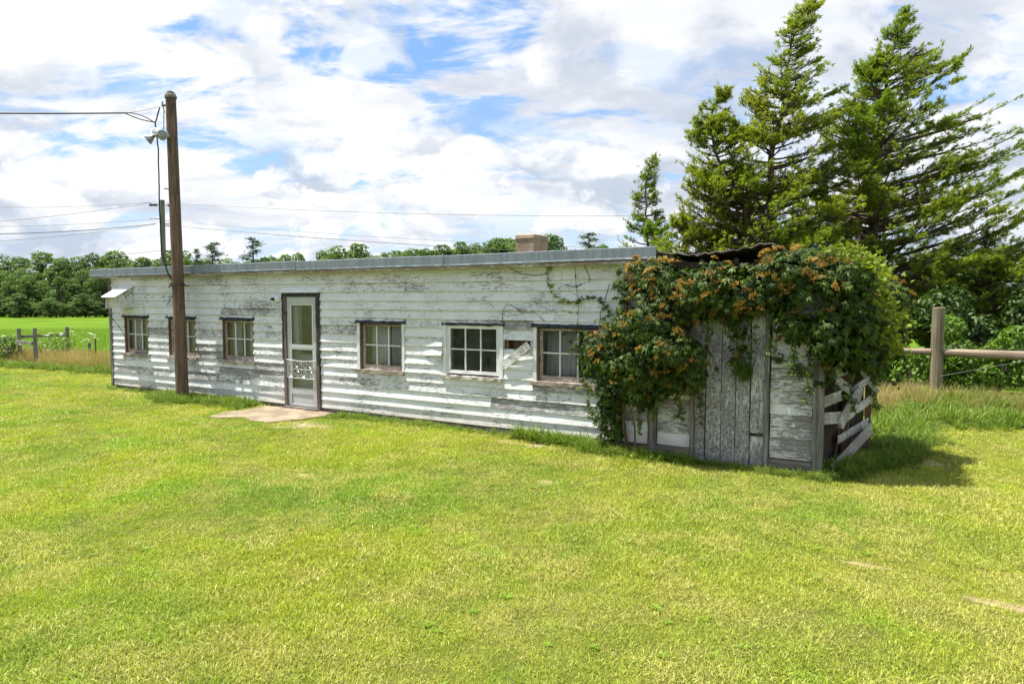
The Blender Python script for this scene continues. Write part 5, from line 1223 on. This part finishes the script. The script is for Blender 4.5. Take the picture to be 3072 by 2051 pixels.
line_grass(10.55, -.18, 12.0, -.22, .08, 150, .6, 1.3); line_grass(11.7, -.40, 13.1, -.26, .10, 190, .45, .95); line_grass(13.0, -.17, 14.65, -.20, .07, 230, .28, .62)
line_grass(14.5, -.30, 14.95, .2, .10, 120, .35, .7); line_grass(14.75, .05, 15.4, 1.5, .14, 300, .6, 1.2); line_grass(15.2, 1.4, 15.5, 3.0, .22, 260, .7, 1.4)
line_grass(15.2, 4.6, 20.5, 6.2, .38, 1100, .7, 1.6); line_grass(15.2, 6.4, 20.8, 7.2, .5, 900, 1.0, 2.1); line_grass(15.3, 4.9, 16.6, 6.6, .4, 420, .8, 1.6); line_grass(15.0, 2.7, 15.7, 5.0, .25, 360, .8, 1.6)
line_grass(-.4, .1, -.1, 1.6, .1, 60, .6, 1.0); line_grass(-8.6, 1.0, -2.6, 1.9, .25, 520, .6, 1.3); line_grass(-13., .6, -8., .9, .35, 300, .7, 1.4)
P = np.concatenate(pts); P[:, 2] = [ground_z(a, b) - .01 for a, b in P[:, :2]]; S = np.concatenate(scs); ok = ~in_poly(P[:, 0], P[:, 1], PAD); P, S = P[ok], S[ok]
scatter('tall_grass', P, rg.uniform(0, 6.28, len(P)), S, TG, 'unmown dark green grass along the walls, pole and fences', 'grass', rg.normal(0, .08, (len(P), 2)))
def rosette(seed):
    r = np.random.RandomState(seed); n = 11; a = np.linspace(0, 6.28, n) + r.normal(0, .3, n); L = r.uniform(.05, .09, n); d = np.stack([np.cos(a), np.sin(a), r.uniform(.25, .7, n)], 1)
    V, F = leaf_quads(d * (L * .5)[:, None], np.stack([-np.cos(a) * .4, -np.sin(a) * .4, np.ones(n)], 1), d, L, L * .42, r, .1); return np_mesh('weed_rosette', V, F, M['fieldgrass'], np.repeat(r.uniform(.2, 1, n), 4))
nw = 420; cxy = np.array([[CAM.x, CAM.y]]) + FW[None] * (2.8 + 9 * rg.power(1.3, nw))[:, None]; dd = np.linalg.norm(cxy - np.array([[CAM.x, CAM.y]]), axis=1); cxy = cxy + RT[None] * (rg.uniform(-.8, .8, nw) * dd)[:, None]; cxy += rg.normal(0, .1, (nw, 2))
ok = ~((cxy[:, 1] > -.1) & (cxy[:, 0] < 15)) & ~in_poly(cxy[:, 0], cxy[:, 1], PAD) & (np.sin(cxy[:, 0] * 1.9) + np.sin(cxy[:, 1] * 2.3 + 1) + rg.normal(0, .5, nw) > .2); cxy = cxy[ok]
scatter('lawn_weeds', np.column_stack([cxy, [ground_z(a, b) - .006 for a, b in cxy]]), rg.uniform(0, 6.28, len(cxy)), rg.uniform(.4, .8, len(cxy)), [rosette(1), rosette(2), rosette(3)], 'scattered broad-leaved weeds low in the mown lawn', 'weeds')
# dry seeding grass along both fences
DG = [tuft_mesh('dry_tuft', 340 + k, 30, .11, .55, .0062, .26, M['drygrass'], 4, .5) for k in range(3)]
pts, scs = [], []
line_grass(15.3, 6.2, 21.5, 7.3, .45, 900, .5, 1.0); line_grass(14.6, 4.8, 15.6, 7.6, .4, 200, .5, 1.0); line_grass(-9.5, 2.4, -2.6, 3.0, .45, 900, .6, 1.05); line_grass(-7.0, 1.9, -2.4, 2.2, .25, 420, .5, .95); line_grass(-16., 2.4, -9., 2.6, .6, 300, .5, .9)
P = np.concatenate(pts); P[:, 2] = [ground_z(a, b) - .01 for a, b in P[:, :2]]; S = np.concatenate(scs)
scatter('dry_grass', P, rg.uniform(0, 6.28, len(P)), S, DG, 'tall tan seeding grass along the fences at both sides', 'grass', rg.normal(0, .10, (len(P), 2)))
# wild carrot heads among the left fence weeds
def umbel(seed):
    r = np.random.RandomState(seed); Vs, Fs = [], []; o = 0
    h = .75; Vs.append(np.array([[-.001, 0, .2], [.001, 0, .2], [.001, .0, h], [-.001, 0, h]])); Fs.append(np.array([[0, 1, 2, 3]])); o = 4
    for k in range(26):
        a = r.uniform(0, 6.28); q = math.sqrt(r.uniform(0, 1)) * .055; c = np.array([math.cos(a) * q, math.sin(a) * q, h + .01 - q * q * 3]); s = .010
        Vs.append(c + s * np.array([[1, 0, 0], [0, 1, .3], [-1, 0, 0], [0, -1, -.3]])); Fs.append(np.array([[0, 1, 2, 3]]) + o); o += 4
    return np_mesh('umbel', np.concatenate(Vs), np.concatenate(Fs), M['whiteflower'], np.full(o, .5))
nf = 45; P = np.stack([rg.uniform(-10.2, -6.3, nf), rg.uniform(1.6, 3.6, nf), np.full(nf, -.01)], 1)
scatter('wild_carrot', P, rg.uniform(0, 6.28, nf), rg.uniform(.6, 1.35, nf), [umbel(1), umbel(2)], 'small white wild flowers among the left fence weeds', 'wildflowers', rg.normal(0, .12, (nf, 2)))
# short field grass beyond the left fence
FG = [tuft_mesh('field_tuft', 360 + k, 40, .3, .14, .012, .45, M['fieldgrass'], 2, .4) for k in range(3)]
n = 7000; D = 19 + 30 * rg.power(.6, n) ; s = -D * rg.uniform(.46, .90, n); x = CAM.x + FW[0] * D + RT[0] * s; y = CAM.y + FW[1] * D + RT[1] * s; ok = (y > 2.6) & (x < -1); x, y, D = x[ok], y[ok], D[ok]
scatter('field_grass', np.stack([x, y, np.array([ground_z(a, b) for a, b in zip(x, y)]) - .02], 1), rg.uniform(0, 6.28, len(x)), rg.uniform(.6, 1.2, len(x)) * (.8 + D / 80), FG, 'bright green grass of the open field beyond the left fence', 'grass')
